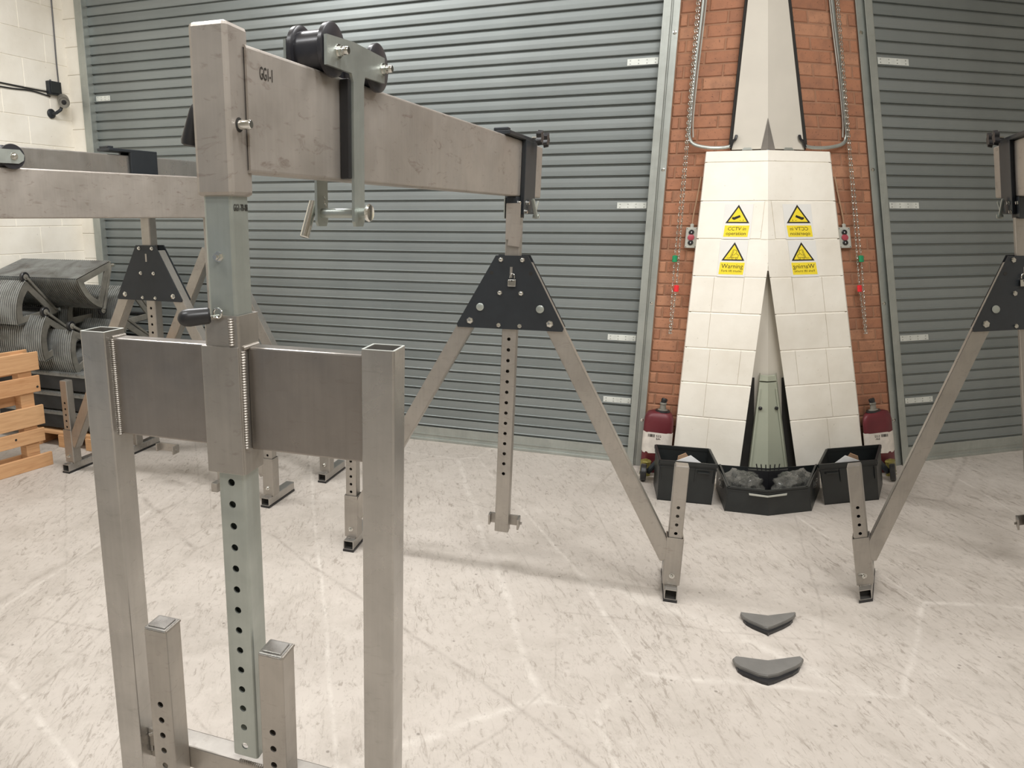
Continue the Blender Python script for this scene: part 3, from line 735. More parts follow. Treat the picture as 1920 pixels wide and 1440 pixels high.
def step(corner, e, roll, width, label, flip=1, frame_mat='step_frame', up=False):
    """escalator step; corner = front lower right edge of the tread, e = width axis, roll about it (0 = inverted, tread down)"""
    f0 = Fr((corner[0], corner[1]), e); ex = f0.e; back = -f0.n * flip; z_ = Vector((0, 0, 1)); cr, sr = math.cos(roll), math.sin(roll)
    by = back * cr + z_ * sr; bz = (z_ * cr - back * sr) * (-1 if up else 1); O = Vector(corner)
    def P(x, y, z): return O - ex * x + by * y + bz * z     # x to the left
    r = thing('escalator_step', tuple(O), label, 'escalator step', 'escalator steps piled in the left corner')
    n = int(width / .021)
    def ribs(path, name, amp, mat='step'):
        mb = MB(); vs = []; fs = []
        cols = 4 * n; m_ = len(path)
        for i in range(cols + 1):
            k = i // 4; j = i % 4; x = (k + (0, .5, .5, 1.0)[j]) * width / n
            h = amp * 1.2 if j in (0, 1) else 0
            for (y, z, ny, nz) in path: vs.append(P(min(x, width), y + ny * h, z + nz * h))
        for i in range(cols):
            for q in range(m_ - 1): fs.append((i * m_ + q, (i + 1) * m_ + q, (i + 1) * m_ + q + 1, i * m_ + q + 1))
        mb.add(vs, fs)
        # back skin
        o = len(mb.v); mb.add([P(x, y - ny * .006, z - nz * .006) for x in (0, width) for (y, z, ny, nz) in path], [(q, q + 1, m_ + q + 1, m_ + q) for q in range(m_ - 1)])
        return mb.build(name, mat, r, recalc=False)
    ribs([(0, 0, 0, -1), (.2, 0, 0, -1), (.39, 0, 0, -1)], 'tread', .008)
    path = []
    for i in range(8):
        t = i / 7; an = t * 1.0
        y = .34 * (1 - math.cos(an)) ; z = .36 * math.sin(an) * 1.0
        path.append((y, z, -math.cos(an), math.sin(an) * 1.0))
    ribs(path, 'riser', .008)
    ya, za = path[-1][0], path[-1][1]
    for xx in (0.0, width - .014):
        out = [(0, 0)] + [(p[0], p[1]) for p in path[1:]] + [(.40, .0)]
        out = out + []
        inn = []
        cy = sum(p[0] for p in out) / len(out) * 1.0 + .01; cz = sum(p[1] for p in out) / len(out) * .75
        cy, cz = .15, .12
        inn = [(cy + (y - cy) * .62, cz + (z - cz) * .62) for y, z in out]
        k_ = len(out); vs = [P(xx + d, y, z) for d in (0, .014) for y, z in out] + [P(xx + d, y, z) for d in (0, .014) for y, z in inn]; fs = []
        for i in range(k_):
            j = (i + 1) % k_
            fs += [(i, j, 2 * k_ + j, 2 * k_ + i), (k_ + i, 3 * k_ + i, 3 * k_ + j, k_ + j), (i, k_ + i, k_ + j, j), (2 * k_ + i, 2 * k_ + j, 3 * k_ + j, 3 * k_ + i)]
        mb = MB(); mb.add(vs, fs); sf = mb.build('side_frame', frame_mat, r)
        mb = MB(); mb.lathe(P(xx + .007 + (.03 if xx == 0 else -.03), ya + .015, za + .03), ex, [(-.002, .012), (-.002, .036), (.002, .040), (.022, .040), (.026, .036), (.026, .012)] if xx == 0 else [(-.026, .012), (-.026, .036), (-.022, .04), (-.002, .04), (.002, .036), (.002, .012)], 20); wh = mb.build('roller', 'rubber', r)
        mb = MB(); mb.lathe(P(xx + .007 + (.03 if xx == 0 else -.03), ya + .015, za + .03), ex * (1 if xx == 0 else -1), [(.024, .024), (.029, .022), (.030, .008), (.036, .008)], 14); mb.build('hub', 'step_frame', wh)
        mb = MB(); mb.bar(P(xx + .007, .395, .02), P(xx + .007, ya + .02, za + .02), .010, .010, ex, .002); mb.build('brace', frame_mat, sf)
    mb = MB(); mb.cyl(P(.01, .38, .03), P(width - .01, .38, .03), .013, 10); mb.build('axle', 'step_dark', r)
    mb = MB(); mb.lathe(P(-.03, .395, .03), ex * -1, [(0, .012), (.04, .012)], 10); mb.build('axle_stub', 'chrome', r)
    return r
E0 = (.905, -.425)
step((-2.831 + .03, 5.473, .985), (.93, -.36), .12, .75, 'inverted escalator step on top of the pile with its roller highest')
step((-2.62, 5.47, .765 - .06), (.93, -.36), .30, .75, 'pale ribbed escalator step just above the upright pallet')
step((-2.587, 5.857, .93), (.93, -.36), .04, .70, 'light ribbed escalator step with open triangular side, middle of pile')
step((-2.407, 5.52, .66 - .07), (.93, -.36), .45, .70, 'ribbed escalator step half hidden behind the near left post')
step((-2.19, 6.0, .90), (.93, -.36), .05, .75, 'escalator step at the right of the pile, behind the background gantry leg')
step((-2.15, 5.85, .62), (.93, -.36), .35, .75, 'dark ribbed escalator step low at the right of the pile')
# flat stack: steps the right way up
def flatstep(corner, e, label, w_=.95):
    f0 = Fr((corner[0], corner[1]), e); r = thing('escalator_step', tuple(corner), label, 'escalator step', 'escalator steps piled in the left corner'); z = corner[2]
    mb = MB(); n = 60
    for i in range(n):
        x1 = -w_ * i / n; mb.box(f0, x1 - w_ / n * .5, x1, -.42, 0, z - .012, z)
    mb.box(f0, -w_, 0, -.42, -.003, z - .03, z - .011); mb.build('tread', 'step', r)
    mb = MB(); mb.poly(f0, [(-w_, z - .14), (0, z - .14), (0, z - .03), (-w_, z - .03)], -.03, -.01); mb.build('riser', 'step_dark', r)
    for xx in (0, -w_ + .015):
        mb = MB(); mb.box(f0, xx - .015, xx, -.40, -.012, z - .15, z - .03, .004); sf = mb.build('side_frame', 'step_dark', r)
        mb = MB(); mb.lathe(f0(xx, -.08, z - .09), f0.e, [(0, .015), (.035, .015)], 12); mb.build('axle_stub', 'step_frame', sf)
        mb = MB(); mb.box(f0, xx - .02, xx + .01, -.3, -.1, z - .07, z - .055, .003); mb.build('bracket', 'step_frame', sf)
    return r
step((-2.35, 5.55, 1.32), (.93, -.36), .30, .93, 'upright escalator step with wide ribbed tread, top of the pile against the wall', up=True)
flatstep((-2.40, 5.95, .78), (.93, -.36), 'dark escalator step buried in the pile below the top tread')
flatstep((-2.30, 5.42, .60), (.93, -.36), 'flat escalator step, topmost of the dark layers beside the pallet')
flatstep((-2.28, 5.40, .44), (.93, -.36), 'flat escalator step, middle of the dark layers beside the pallet')
flatstep((-2.30, 5.41, .285), (.93, -.36), 'flat escalator step, lowest of the dark layers on the low pallet')

# ------------------------------------------------------------------ camera, box, cables on the left wall
cc = thing('cctv_camera', LW(-.17, .02, 2.66), 'small dark bullet security camera bracketed on the white left wall', 'camera')
mb = MB(); mb.lathe(LW(-.20, .0, 2.66), LW.n, [(0, .040), (.012, .040), (.02, .028)], 16); mb.build('mount', 'black_paint', cc)
mb = MB(); mb.tube([LW(-.20, .01, 2.655), LW(-.19, .06, 2.665), LW(-.165, .085, 2.69), LW(-.155, .09, 2.72)], .014, 8); mb.build('arm', 'black_paint', cc)
cv = Vector((.42, -.84, -.36)).normalized()
P0 = LW(-.14, .10, 2.765) - cv * .06
mb = MB(); mb.lathe(P0, cv, [(0, .040), (.008, .048), (.110, .048), (.1101, .041), (.104, .040), (.103, .014)], 24); cb = mb.build('housing', 'step_frame', cc)
mb = MB(); mb.lathe(P0 + cv * .104, cv, [(0, .020), (.003, .020), (.006, .010)], 16); mb.build('lens', 'rubber', cb)
jb = thing('junction_box', LW(-.16, .0, 2.87), 'black square junction box on the white wall above the security camera', 'box')
mb = MB(); mb.box(LW, -.225, -.10, 0, .045, 2.815, 2.925, .004); mb.build('box', 'black_paint', jb)
mb = MB(); mb.box(LW, -.215, -.11, .045, .052, 2.825, 2.915, .003); mb.build('lid', 'black_plastic', jb)
mb = MB(); mb.lathe(LW(-.19, .02, 2.925), (0, 0, 1), [(0, .009), (.012, .008)], 8); mb.build('gland', 'black_plastic', jb)
def cable(name, pts, r, mat, label, cat, group=None):
    # Catmull-Rom through pts
    P = [Vector(q) for q in pts]; P = [P[0] * 2 - P[1]] + P + [P[-1] * 2 - P[-2]]; out = []
    for i in range(1, len(P) - 2):
        for k in range(8):
            t = k / 8; a, b_, c_, d = P[i - 1], P[i], P[i + 1], P[i + 2]
            out.append(.5 * ((2 * b_) + (c_ - a) * t + (2 * a - 5 * b_ + 4 * c_ - d) * t * t + (3 * b_ - a - 3 * c_ + d) * t ** 3))
    out.append(P[-2]); mb = MB(); mb.tube(out, r, 8); o = mb.build(name, mat, loc=pts[0]); return tag(o, label, cat, group)
cable('cable', [LW(-.085, .008, 3.9), LW(-.092, .008, 3.4), LW(-.098, .008, 3.1), LW(-.10, .012, 2.93)], .006, 'rubber', 'black cable dropping down the white wall corner to the junction box', 'cable')
cable('cable', [LW(-1.2, .008, 2.865), LW(-.65, .008, 2.845), LW(-.4, .008, 2.838), LW(-.222, .012, 2.836)], .006, 'rubber', 'upper of two black cables running left along the white wall', 'cable')
cable('cable', [LW(-1.2, .008, 2.835), LW(-.65, .008, 2.815), LW(-.4, .008, 2.822), LW(-.28, .01, 2.812), LW(-.20, .012, 2.80)], .006, 'rubber', 'lower of two black cables, sagging into the junction box underside', 'cable')

# ------------------------------------------------------------------ things on the brick pier (each also in the other bay)
def both(o, l2): other_hand(o, l2)
o = cable('conduit', [W(1.928, .03, 3.9), W(1.925, .03, 3.125), W(1.914, .03, 2.72), W(1.913, .03, 2.40), W(1.918, .03, 2.30), W(1.95, .04, 2.255), W(2.03, .05, 2.232), W(2.12, .05, 2.228), W(2.17, .06, 2.235)], .011, 'guide', 'grey metal conduit bending along the left brick strip above the white pier', 'conduit')
both(o, 'grey metal conduit bending along the right brick strip above the white pier')
o = cable('cable', [W(1.945, .022, 3.9), W(1.942, .022, 3.1), W(1.932, .022, 2.7), W(1.930, .022, 2.42), W(1.94, .022, 2.30)], .005, 'backing', 'thin grey cable beside the left conduit on brick', 'cable')
both(o, 'thin grey cable beside the right conduit on brick')
o = cable('cable', [W(2.168, .07, 2.225), W(2.176, .075, 2.262), W(2.19, .075, 2.275), W(2.195, .068, 2.30)], .009, 'rubber', 'short black cable loop at the left foot of the grey column', 'cable')
both(o, 'short black cable loop at the right foot of the grey column')
def chain(label, l2):
    r = thing('pull_chain', W(1.90, .05, 1.0), label, 'chain')
    def strand(pts, nm):
        mb = MB(); P = [Vector(q) for q in pts]
        for i in range(len(P) - 1):
            L = (P[i + 1] - P[i]).length; n = max(1, int(L / .020))
            for k in range(n):
                c_ = P[i].lerp(P[i + 1], (k + .5) / n); d = (P[i + 1] - P[i]).normalized(); sd = (W.e if k % 2 else W.n)
                lp = []
                for t_ in range(9):
                    an = 2 * PI * t_ / 8; lp.append(c_ + d * .0125 * math.cos(an) + sd * .005 * math.sin(an))
                mb.tube(lp, .0023, 4)
        return mb.build(nm, 'chrome', r)
    s1 = strand([W(1.885, .05, 3.7), W(1.900, .05, 2.2), W(1.895, .05, 1.535)], 'chain_strand'); s1['kind'] = 'stuff'
    s2 = strand([W(1.895, .06, 3.7), W(1.912, .06, 2.2), W(1.922, .06, 1.335)], 'chain_strand'); s2['kind'] = 'stuff'
    s3 = strand([W(1.895, .05, 1.49), W(1.900, .05, 1.25), W(1.905, .05, 1.0), W(1.913, .05, 1.0), W(1.92, .06, 1.29)], 'chain_strand'); s3['kind'] = 'stuff'
    mb = MB(); mb.lathe(W(1.895, .05, 1.49), (0, 0, 1), [(0, .012), (.003, .017), (.042, .017), (.045, .012)], 14); mb.build('green_toggle', 'green', r)
    mb = MB(); mb.lathe(W(1.922, .06, 1.29), (0, 0, 1), [(0, .010), (.003, .016), (.042, .016), (.045, .010)], 14); mb.build('red_toggle', 'red', r)
    both(r, l2)
chain('steel pull chain with green and red toggles on the left brick strip', 'steel pull chain with green and red toggles on the right brick strip')
r = thing('control_box', W(1.985, .0, 1.65), 'grey push-button control box beside left edge of the white pier', 'control box')
mb = MB(); mb.box(W, 1.950, 2.022, .0, .035, 1.585, 1.722, .005); bx = mb.build('enclosure', 'boxgrey', r)
mb = MB(); mb.lathe(W(1.985, .018, 1.722), (0, 0, 1), [(0, .012), (.02, .012), (.024, .007)], 12); mb.build('gland', 'boxgrey', r)
for z, rr, mt in ((1.690, .017, 'rubber'), (1.656, .021, 'button_red'), (1.622, .017, 'rubber')):
    mb = MB(); mb.lathe(W(1.984, .035, z), W.n, [(0, rr), (.006, rr), (.010, rr * .7)], 18); b_ = mb.build('button', mt, r)
    if mt == 'rubber':
        mb = MB(); mb.box(W, 1.9825, 1.9855, .0452, .046, z - .005, z + .005); mb.build('button_mark', 'white', b_)
for a in (1.957, 2.015):
    for z in (1.593, 1.714):
        mb = MB(); mb.lathe(W(a, .035, z), W.n, [(0, .003), (.001, .003)], 8); mb.build('screw', 'dark', r)
both(r, 'grey push-button control box beside right edge of the white pier')
o = cable('cable', [W(1.985, .02, 1.74), W(1.987, .02, 1.80), W(2.0, .018, 1.92), W(2.012, .018, 2.05)], .0045, 'card', 'thin brown cable rising from left control box', 'cable')
both(o, 'thin brown cable rising from right control box')

# signs
def sign(nm, a0, a1, z0, z1, tri, panel, lines, label, l2, pict):
    r = thing('warning_sign', W((a0 + a1) / 2, .102, (z0 + z1) / 2), label, 'sign'); b = .1015
    mb = MB(); mb.box(W, a0, a1, b, b + .0012, z0, z1); mb.build('backing', 'signwhite', r)
    def off(p, d):
        cx = sum(q[0] for q in p) / 3; cz = sum(q[1] for q in p) / 3; return [(cx + (x - cx) * d, cz + (z - cz) * d) for x, z in p]
    mb = MB(); mb.poly(W, tri, b + .0012, b + .0018); mb.build('triangle_border', 'ink', r)
    mb = MB(); mb.poly(W, off(tri, .78), b + .0018, b + .0022); mb.build('triangle', 'yellow', r)
    mb = MB(); mb.poly(W, panel, b + .0012, b + .0018); mb.build('text_panel', 'yellow', r)
    mb = MB()
    for pl in pict: mb.poly(W, pl, b + .0022, b + .0027)
    mb.build('pictogram', 'ink', r)
    for txt, sz, a, z, wd, sh in lines:
        textmesh(txt, sz, W(a, b + .0018, z), W.e, (0, 0, 1), .0005, wd, sh).build('sign_lettering', 'ink', r)
    both(r, l2)
def seg(x0, z0, x1, z1, w_=.0022):
    d = Vector((x1 - x0, z1 - z0)).normalized(); n = Vector((-d.y, d.x)) * w_ / 2
    return [(x0 - n.x, z0 - n.y), (x1 - n.x, z1 - n.y), (x1 + n.x, z1 + n.y), (x0 + n.x, z0 + n.y)]
def ring(cx, cz, r, w_=.002, n=10):
    return [seg(cx + r * math.cos(2 * PI * i / n), cz + r * math.sin(2 * PI * i / n), cx + r * math.cos(2 * PI * (i + 1) / n), cz + r * math.sin(2 * PI * (i + 1) / n), w_) for i in range(n)]
sign('cctv', 2.168, 2.335, 1.650, 1.872, [(2.181, 1.751), (2.322, 1.751), (2.250, 1.868)], [(2.176, 1.664), (2.320, 1.664), (2.325, 1.737), (2.180, 1.737)],
     [('CCTV in', .031, 2.252, 1.715, .98, .15), ('operation', .031, 2.250, 1.685, .98, 0)],
     'yellow security camera warning sign with readable text, upper left on white pier', 'yellow security camera warning sign with mirrored text, upper right on white pier',
     [[(2.222, 1.775), (2.226, 1.788), (2.262, 1.803), (2.268, 1.790), (2.232, 1.772)], [(2.216, 1.782), (2.222, 1.792), (2.228, 1.786), (2.222, 1.776)], seg(2.262, 1.768, 2.272, 1.768, .0015), seg(2.285, 1.764, 2.285, 1.774, .003)])
sign('truck', 2.163, 2.328, 1.405, 1.640, [(2.181, 1.510), (2.318, 1.510), (2.250, 1.630)], [(2.171, 1.420), (2.318, 1.420), (2.322, 1.499), (2.175, 1.499)],
     [('Warning', .040, 2.249, 1.473, .92, 0), ('Fork lift trucks', .021, 2.247, 1.443, .98, 0)],
     'yellow fork lift truck warning sign with readable text, lower left on white pier', 'yellow fork lift truck warning sign with mirrored text, lower right on white pier',
     [seg(2.212, 1.527, 2.232, 1.527), seg(2.230, 1.527, 2.246, 1.580), seg(2.236, 1.527, 2.250, 1.572), seg(2.246, 1.580, 2.266, 1.578), seg(2.266, 1.578, 2.268, 1.552), seg(2.268, 1.552, 2.280, 1.548), seg(2.280, 1.548, 2.276, 1.528), seg(2.240, 1.546, 2.256, 1.548), seg(2.256, 1.548, 2.262, 1.560), seg(2.240, 1.532, 2.272, 1.530)] + ring(2.244, 1.527, .006) + ring(2.268, 1.526, .006))

# ------------------------------------------------------------------ boxes and cans at the foot of the pier
C1 = Fr((1.776, 4.388), (.963, -.271))
def crate_walls(mb, pf, z0, z1, t=.006):
    """pf(i) bottom/top loops: list of 4 (bottom) and 4 (top) points"""
r = thing('storage_crate', C1(.16, -.15, 0), 'open black plastic crate on the floor left of the pier, holding card', 'crate')
def cpt(a, b, z):    # flared box
    k = z / .258; aa = (a - .163) * (1 + .035 * k) + .163; return C1(aa, b * (1 + .0 * k) + .012 * k * (1 if b > -.1 else -1), z)
mb = MB(); t = .005; A0, A1, Bf, Bb = 0, .326, 0, -.30
def wallq(p, q): # two (a,b) points, inner offset towards centre
    def inn(pt): return (pt[0] + (t if pt[0] < .16 else -t), pt[1] + (-t if pt[1] > -.1 else t))
    i0, i1 = inn(p), inn(q)
    mb.box8([cpt(*p, 0), cpt(*q, 0), cpt(*i1, 0), cpt(*i0, 0), cpt(*p, .268), cpt(*q, .268), cpt(*i1, .268), cpt(*i0, .268)])
cs = [(A0, Bf), (A1, Bf), (A1, Bb), (A0, Bb)]
for i in range(4): wallq(cs[i], cs[(i + 1) % 4])
mb.box8([cpt(a, b, 0) for a, b in cs] + [cpt(a, b, .006) for a, b in cs]); mb.build('tub', 'black_plastic', r)
mb = MB()
for (p, q) in ((cs[0], cs[1]), (cs[1], cs[2]), (cs[2], cs[3]), (cs[3], cs[0])):
    mb.bar(cpt(*p, .266), cpt(*q, .266), .008, .012, (0, 0, 1), .002)
    mb.bar(cpt(*p, .236), cpt(*q, .236), .004, .004, (0, 0, 1), 0)
mb.build('rim', 'black_plastic', r)
for a in (.01, .11, .21, .316):
    mb = MB(); mb.bar(cpt(a, .002, .15), cpt(a, .004, .24), .003, .003, (0, 0, 1), 0); mb.build('rib', 'black_plastic', r)
mb = MB(); mb.bar(cpt(.22, .008, .215), cpt(.29, .008, .215), .006, .006, (0, 0, 1), .002); mb.build('grip_bar', 'black_plastic', r)
other_hand(r, 'open black plastic crate on the floor right of the pier, holding card')
r1 = MB(); r1.prism([C1(.10, -.14, .02), C1(.24, -.14, .02), C1(.235, -.14, .20), C1(.165, -.14, .288), C1(.12, -.14, .262)], [C1(.10, -.15, .02), C1(.24, -.15, .02), C1(.235, -.15, .20), C1(.165, -.15, .288), C1(.12, -.15, .262)])
o = tag(r1.build('card_piece', 'card', loc=C1(.16, -.14, .01)), 'brown card piece sticking up inside the left black crate', 'card'); other_hand(o, 'brown card piece sticking up inside the right black crate')
r1 = MB(); pts = [(.09, .225), (.13, .02), (.24, .02), (.285, .218), (.188, .262)]
pts = [(.10, .02), (.26, .02), (.285, .232), (.185, .300), (.09, .250)]
r1.prism([C1(a, -.06, z) for a, z in pts], [C1(a, -.064, z) for a, z in pts])
o = tag(r1.build('paper_sheet', 'white', loc=C1(.16, -.062, .01)), 'white card corner poking out of the left black crate', 'paper'); other_hand(o, 'white card corner poking out of the right black crate')

# central crate, meeting at the ridge
def sym(ptsL, faces, mb):
    mb.add(ptsL, faces); mb.add([skp(q) for q in ptsL], [tuple(reversed(f)) for f in faces])
def onseam(P):   # slide a point along x to the ridge between the bays
    return Vector(((KY * P[1] + KZ * P[2] + KC) / 2, P[1], P[2]))
C2 = Fr((2.129, 4.205), (.954, -.300))
r = thing('storage_crate', (2.36, 4.35, 0), 'wide low black crate in the middle foreground of the white pier, holding bagged goods', 'crate')
def q2(a, b, z): return onseam(C2(.25, b, z)) if a is None else C2(a, b, z)
def slab2(mb, lo, hi):   # boxes between lists of 4 lower and 4 upper pts, 's' edges at index 1,2
    fs = [(3, 2, 1, 0), (4, 5, 6, 7), (0, 1, 5, 4), (2, 3, 7, 6), (3, 0, 4, 7)]
    sym(lo + hi, fs, mb)
mb = MB()
slab2(mb, [q2(0, 0, 0), q2(None, 0, 0), q2(None, -.006, 0), q2(.0, -.006, 0)], [q2(-.0 + .012, .004, .165), q2(None, .004, .165), q2(None, -.002, .165), q2(.012, -.002, .165)])
slab2(mb, [q2(0, -.40, 0), q2(None, -.40, 0), q2(None, -.406, 0), q2(.0, -.406, 0)], [q2(-.012, -.41, .165), q2(None, -.41, .165), q2(None, -.416, .165), q2(-.012, -.416, .165)])
slab2(mb, [q2(0, 0, 0), q2(None, 0, 0), q2(None, -.40, 0), q2(.0, -.40, 0)], [q2(0, 0, .006), q2(None, 0, .006), q2(None, -.4, .006), q2(.0, -.4, .006)])
lo = [q2(0, 0, 0), q2(.006, 0, 0), q2(.006, -.406, 0), q2(0, -.406, 0)]; hi = [q2(-.0 + .012, .004, .165), q2(-.006, .01, .165), q2(-.006, -.416, .165), q2(-.012, -.416, .165)]
sym(lo + hi, [(3, 2, 1, 0), (4, 5, 6, 7), (0, 1, 5, 4), (1, 2, 6, 5), (2, 3, 7, 6), (3, 0, 4, 7)], mb)
mb.build('tub', 'black_plastic', r)
mb = MB()
for zz, bb in ((.158, .010), (.140, .006)):
    slab2(mb, [q2(.006, bb, zz), q2(None, bb, zz), q2(None, bb - .012, zz), q2(.006, bb - .012, zz)], [q2(.006, bb, zz + .010), q2(None, bb, zz + .010), q2(None, bb - .012, zz + .010), q2(.006, bb - .012, zz + .010)])
lo = [q2(.004, .010, .155), q2(.016, .010, .155), q2(.016, -.42, .155), q2(.004, -.42, .155)]; hi = [p + Vector((0, 0, .013)) for p in lo]
sym(lo + hi, [(3, 2, 1, 0), (4, 5, 6, 7), (0, 1, 5, 4), (1, 2, 6, 5), (2, 3, 7, 6), (3, 0, 4, 7)], mb)
mb.build('rim', 'black_plastic', r)
mb = MB(); slab2(mb, [q2(.125, .022, .128), q2(None, .022, .128), q2(None, .014, .128), q2(.125, .014, .128)], [q2(.122, .022, .139), q2(None, .022, .137), q2(None, .014, .137), q2(.122, .014, .139)])
mb.build('handle', 'boxgrey', r)
# bags in it
def blob(c, rx, ry, rz, seed, e):
    bm = bmesh.new(); bmesh.ops.create_icosphere(bm, subdivisions=4, radius=1); rnd = random.Random(seed); f0 = Fr((c[0], c[1]), e)
    ph = [rnd.uniform(0, 6) for _ in range(9)]
    for v_ in bm.verts:
        x, y, z = v_.co; k = 1 + .10 * math.sin(7 * x + ph[0] + 3 * z) + .08 * math.sin(9 * y + ph[1] + 4 * x) + .07 * math.sin(11 * z + ph[2]) + .04 * math.sin(19 * x + 13 * y + ph[3])
        p = f0(x * rx * k, y * ry * k, c[2] + z * rz * k); v_.co = p
    mb = MB(); mb.frombm(bm); mb.smooth = set(range(len(mb.f))); return mb
for i, (cx, lb, lb2) in enumerate([(.11, 'crumpled clear polythene bag in the left half of the central crate', 'crumpled clear polythene bag in the right half of the central crate')]):
    c = C2(.115, -.20, .115); mb = blob((c.x, c.y, c.z), .115, .15, .085, 3, (.954, -.3)); o = tag(mb.build('polythene_bag', 'clear_bag', loc=(c.x, c.y, .05)), lb, 'bag'); other_hand(o, lb2)
    c = C2(.115, -.20, .09); mb = blob((c.x, c.y, c.z), .09, .12, .06, 5, (.954, -.3)); o = tag(mb.build('packed_goods', 'black_plastic', loc=(c.x, c.y, .03)), 'dark wrapped goods inside the left polythene bag', 'goods'); other_hand(o, 'dark wrapped goods inside the right polythene bag')
# dark pronged fitting in front of the column
r = thing('pronged_fitting', (2.5, 4.5, .1), 'black plastic fitting with short upright prongs, centre of the middle crate', 'fitting')
mb = MB(); slab2(mb, [q2(.20, -.30, .008), q2(None, -.30, .008), q2(None, -.33, .008), q2(.20, -.33, .008)], [q2(.165, -.30, .185), q2(None, -.30, .185), q2(None, -.33, .185), q2(.165, -.33, .185)]); mb.build('body', 'rubber', r)
for a_ in (.03, .055, .08):
    for s_ in (0, 1):
        p = onseam(C2(.25, -.31, .185)); p2 = onseam(C2(.25, -.31, .225)); d = -C2.e * (a_ - .018) 
        A_, B_ = p + d, p2 + d * 1.1
        if s_: A_, B_ = skp(A_), skp(B_)
        mb = MB(); mb.cyl(A_, B_, .0035, 8); mb.build('prong', 'rubber', r)

# grey-green tapered post in the slot
r = thing('grey_post', tuple(W(2.6, .06, 0)), 'pale grey-green tapered metal post standing in the slot of the white pier', 'post')
symprism([(2.497, .0), (None, 0), (None, .70), (2.497, .70)], .024, .075).build('body', 'sage', r)
symprism([(2.497, .71), (2.497, .76), (2.505, .745), (2.53, .745), (None, .745), (None, .71)], .024, .06).build('top_bracket', 'sage', r)
symprism([(2.497, .04), (2.507, .04), (2.507, .66), (2.497, .66)], .075, .082).build('edge_rib', 'sage', r)
for z in (.525,):
    for s_ in (0, 1):
        P = W(2.520, .075, z); N_ = W.n.copy()
        if s_: P = skp(P); N_ = Vector((-N_.x * -1, N_.y, 0))
        mb = MB(); mb.lathe(P, W.n if not s_ else Vector((.35, -.93, 0)), [(0, .012), (.012, .012), (.016, .006)], 6); mb.build('wing_screw', 'rubber', r)

# red drum, tin, black bottle
r = thing('red_drum', tuple(W(1.885, .075, 0)), 'dark red drum with torn white label, against the left brick strip', 'drum')
def rr(a0, a1, b0, b1, rad, n=6):
    o = []
    for cx, cy, s0 in ((a1 - rad, b1 - rad, 0), (a0 + rad, b1 - rad, 90), (a0 + rad, b0 + rad, 180), (a1 - rad, b0 + rad, 270)):
        for k in range(n + 1): an = math.radians(s0 + 90 * k / n); o.append((cx + rad * math.cos(an), cy + rad * math.sin(an)))
    return o
mb = MB(); rings = [(0, .0), (.0, .002), (.38, 0), (.41, .006), (.435, .022), (.445, .045)]; L0 = None
vs = []; k_ = 0
for z, ins in [(0, .01), (.01, 0), (.375, 0), (.41, .006), (.435, .02), (.447, .045)]:
    lp = rr(1.788 + ins, 1.984 - ins, .012 + ins * .6, .150 - ins * .6, .045); k_ = len(lp); vs += [W(a, b, z) for a, b in lp]
fs = [(i + j * k_, (i + 1) % k_ + j * k_, (i + 1) % k_ + (j + 1) * k_, i + (j + 1) * k_) for j in range(5) for i in range(k_)] + [tuple(range(k_ - 1, -1, -1)), tuple(5 * k_ + i for i in range(k_))]
mb.add(vs, fs, True); mb.build('body', 'redcan', r)
mb = MB(); mb.lathe(W(1.905, .08, .445), (0, 0, 1), [(0, .036), (.012, .034), (.016, .022), (.05, .019), (.055, .024), (.065, .022)], 16); cp = mb.build('spout', 'step_frame', r)
mb = MB(); mb.lathe(W(1.905, .08, .508), (.3, 0, 1), [(0, .017), (.02, .022), (.032, .018)], 10); mb.build('cap', 'rubber', cp)
mb = MB(); mb.lathe(W(1.905, .08, .444), (0, 0, 1), [(0, .05), (.010, .048), (.012, .036)], 20); mb.build('collar', 'rubber', r)
n_ = 24; mb = MB(); vs = []; lp = [(a, b) for a, b in rr(1.786, 1.986, .010, .1525, .046, 8)]
lp = sorted([q for q in lp if q[1] > .06], key=lambda q: q[0])
rnd = random.Random(4)
lp = [(1.7865, .075)] + lp + [(1.9855, .075)]
cols = []
for a, b in lp:
    zt = .302 - .0 * a + rnd.uniform(-.003, .003); zb = .150 + rnd.uniform(-.006, .01); cols.append((W(a, b, zb), W(a, b, zt)))
mb.add([p for c_ in cols for p in c_], [(2 * i, 2 * i + 2, 2 * i + 3, 2 * i + 1) for i in range(len(cols) - 1)]); lab = mb.build('paper_label', 'paper', r, recalc=False)
mb = MB(); rnd = random.Random(2); x = 1.822
while x < 1.868:
    ww = rnd.choice([.0015, .0025, .004]); mb.box(W, x, x + ww, .1535, .1542, .270, .290); x += ww + rnd.choice([.0015, .003])
mb.build('barcode', 'ink', lab)
textmesh('532\n64-', .022, W(1.892, .1535, .268), W.e, (0, 0, 1), .0006, 1.1).build('label_lettering', 'ink', lab)
other_hand(r, 'dark red drum with torn white label, against the right brick strip')
TN = W.sub(1.822, .205)
r = thing('small_tin', tuple(W(1.822, .205, 0)), 'small olive-brass tin on the floor in front of the left red drum', 'tin')
mb = MB(); mb.lathe(W(1.822, .205, 0), (0, 0, 1), [(0, .034), (.003, .037), (.008, .035), (.10, .035), (.104, .037), (.107, .034)], 22); mb.build('body', 'brass', r)
mb = MB(); mb.lathe(W(1.822, .205, .104), (0, 0, 1), [(0, .030), (.006, .029), (.007, .010), (.014, .010)], 18); mb.build('lid', 'brass', r)
other_hand(r, 'small olive-brass tin on the floor in front of the right red drum')
r = thing('rubber_wheel', tuple(W(1.87, .36, 0)), 'black rubber-tyred wheel leaning beside the left black crate', 'wheel')
wc = W(1.815, .335, .062); 
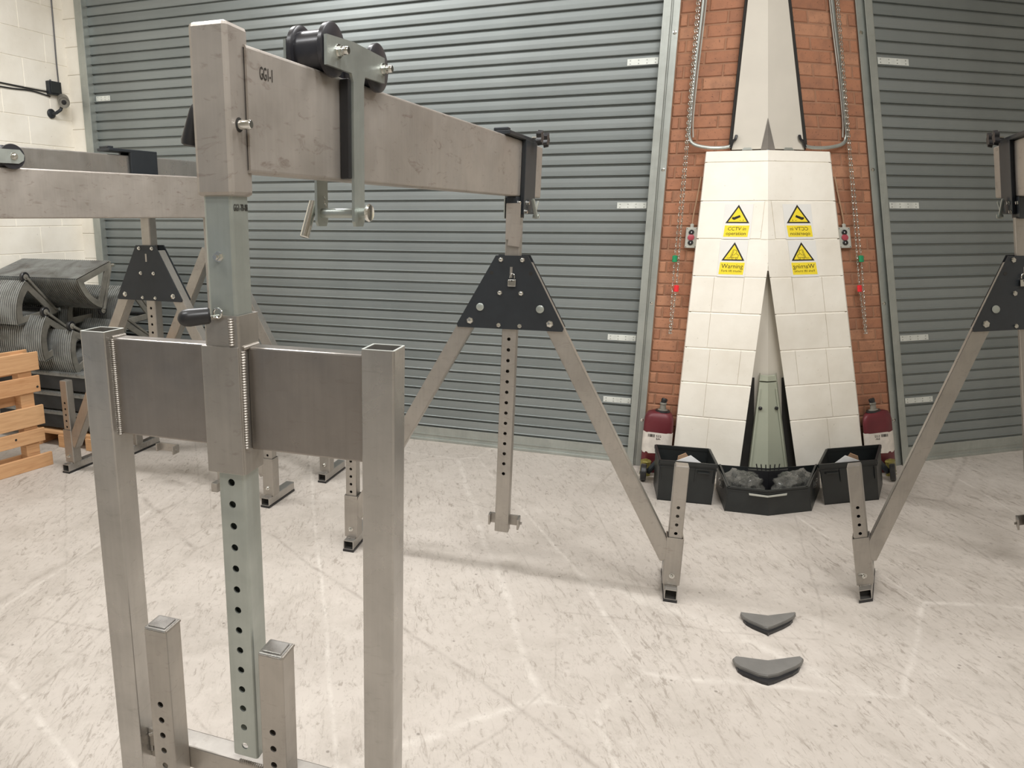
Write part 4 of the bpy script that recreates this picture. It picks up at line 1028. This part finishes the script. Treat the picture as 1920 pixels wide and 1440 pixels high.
mb = MB(); mb.lathe(W(1.79, .335, .062), W.e, [(0, .03), (0, .052), (.006, .060), (.034, .060), (.040, .052), (.040, .03)], 26); wr = mb.build('tyre', 'rubber', r)
mb = MB(); mb.lathe(W(1.792, .335, .062), W.e, [(0, .030), (.006, .030), (.036, .030)], 20); mb.build('hub', 'step_dark', r)
mb = MB(); mb.lathe(W(1.80, .335, .062), W.n * .4 - W.e, [(.0, .010), (.02, .010)], 10); mb.build('axle', 'chrome', r)
mb = MB(); mb.bar(W(1.835, .33, .06), W(1.93, .24, .17), .018, .012, (0, 0, 1), .004); mb.build('arm', 'black_paint', r)
other_hand(r, 'black rubber-tyred wheel leaning beside the right black crate')

# two dark chevron pads on the floor
def pad(L, label):
    """L: outline of left half on the floor from the ridge, far to near"""
    r = thing('floor_pad', (L[0][0], L[0][1], 0), label, 'pad', None)
    def top(mb, pts, z0, z1, shr):
        n = len(pts); cx = sum(p[0] for p in pts) / n; cy = sum(p[1] for p in pts) / n
        lo = []; hi = []
        for i, (x, y) in enumerate(pts):
            p = Vector((x, y, z0)); q = Vector((cx + (x - cx) * shr, cy + (y - cy) * shr, z1))
            if i in (0, n - 1): p = onseam(p); q = onseam(q)
            lo.append(p); hi.append(q)
        fs = [tuple(range(n - 1, -1, -1)), tuple(range(n, 2 * n))] + [(i, i + 1, n + i + 1, n + i) for i in range(n - 1)]
        sym(lo + hi, fs, mb)
    mb = MB(); top(mb, L, 0, .012, .99); mb.build('base', 'rubber', r)
    L2 = [(x, y + .030 * 1) for x, y in L]
    mb = MB(); top(mb, L2, .012, .020, 1.0); top(mb, L2, .020, .026, .95); mb.build('top_plate', 'rubber_matt', r)
pad([(1.74, 2.925), (1.64, 2.955), (1.632, 2.94), (1.632, 2.915), (1.645, 2.885), (1.685, 2.835), (1.70, 2.825)], 'smaller dark chevron pad on the floor, nearer the crates')
pad([(1.575, 2.585), (1.455, 2.615), (1.436, 2.60), (1.430, 2.570), (1.44, 2.545), (1.49, 2.495), (1.51, 2.485)], 'larger dark chevron pad on the floor, nearest the viewer')
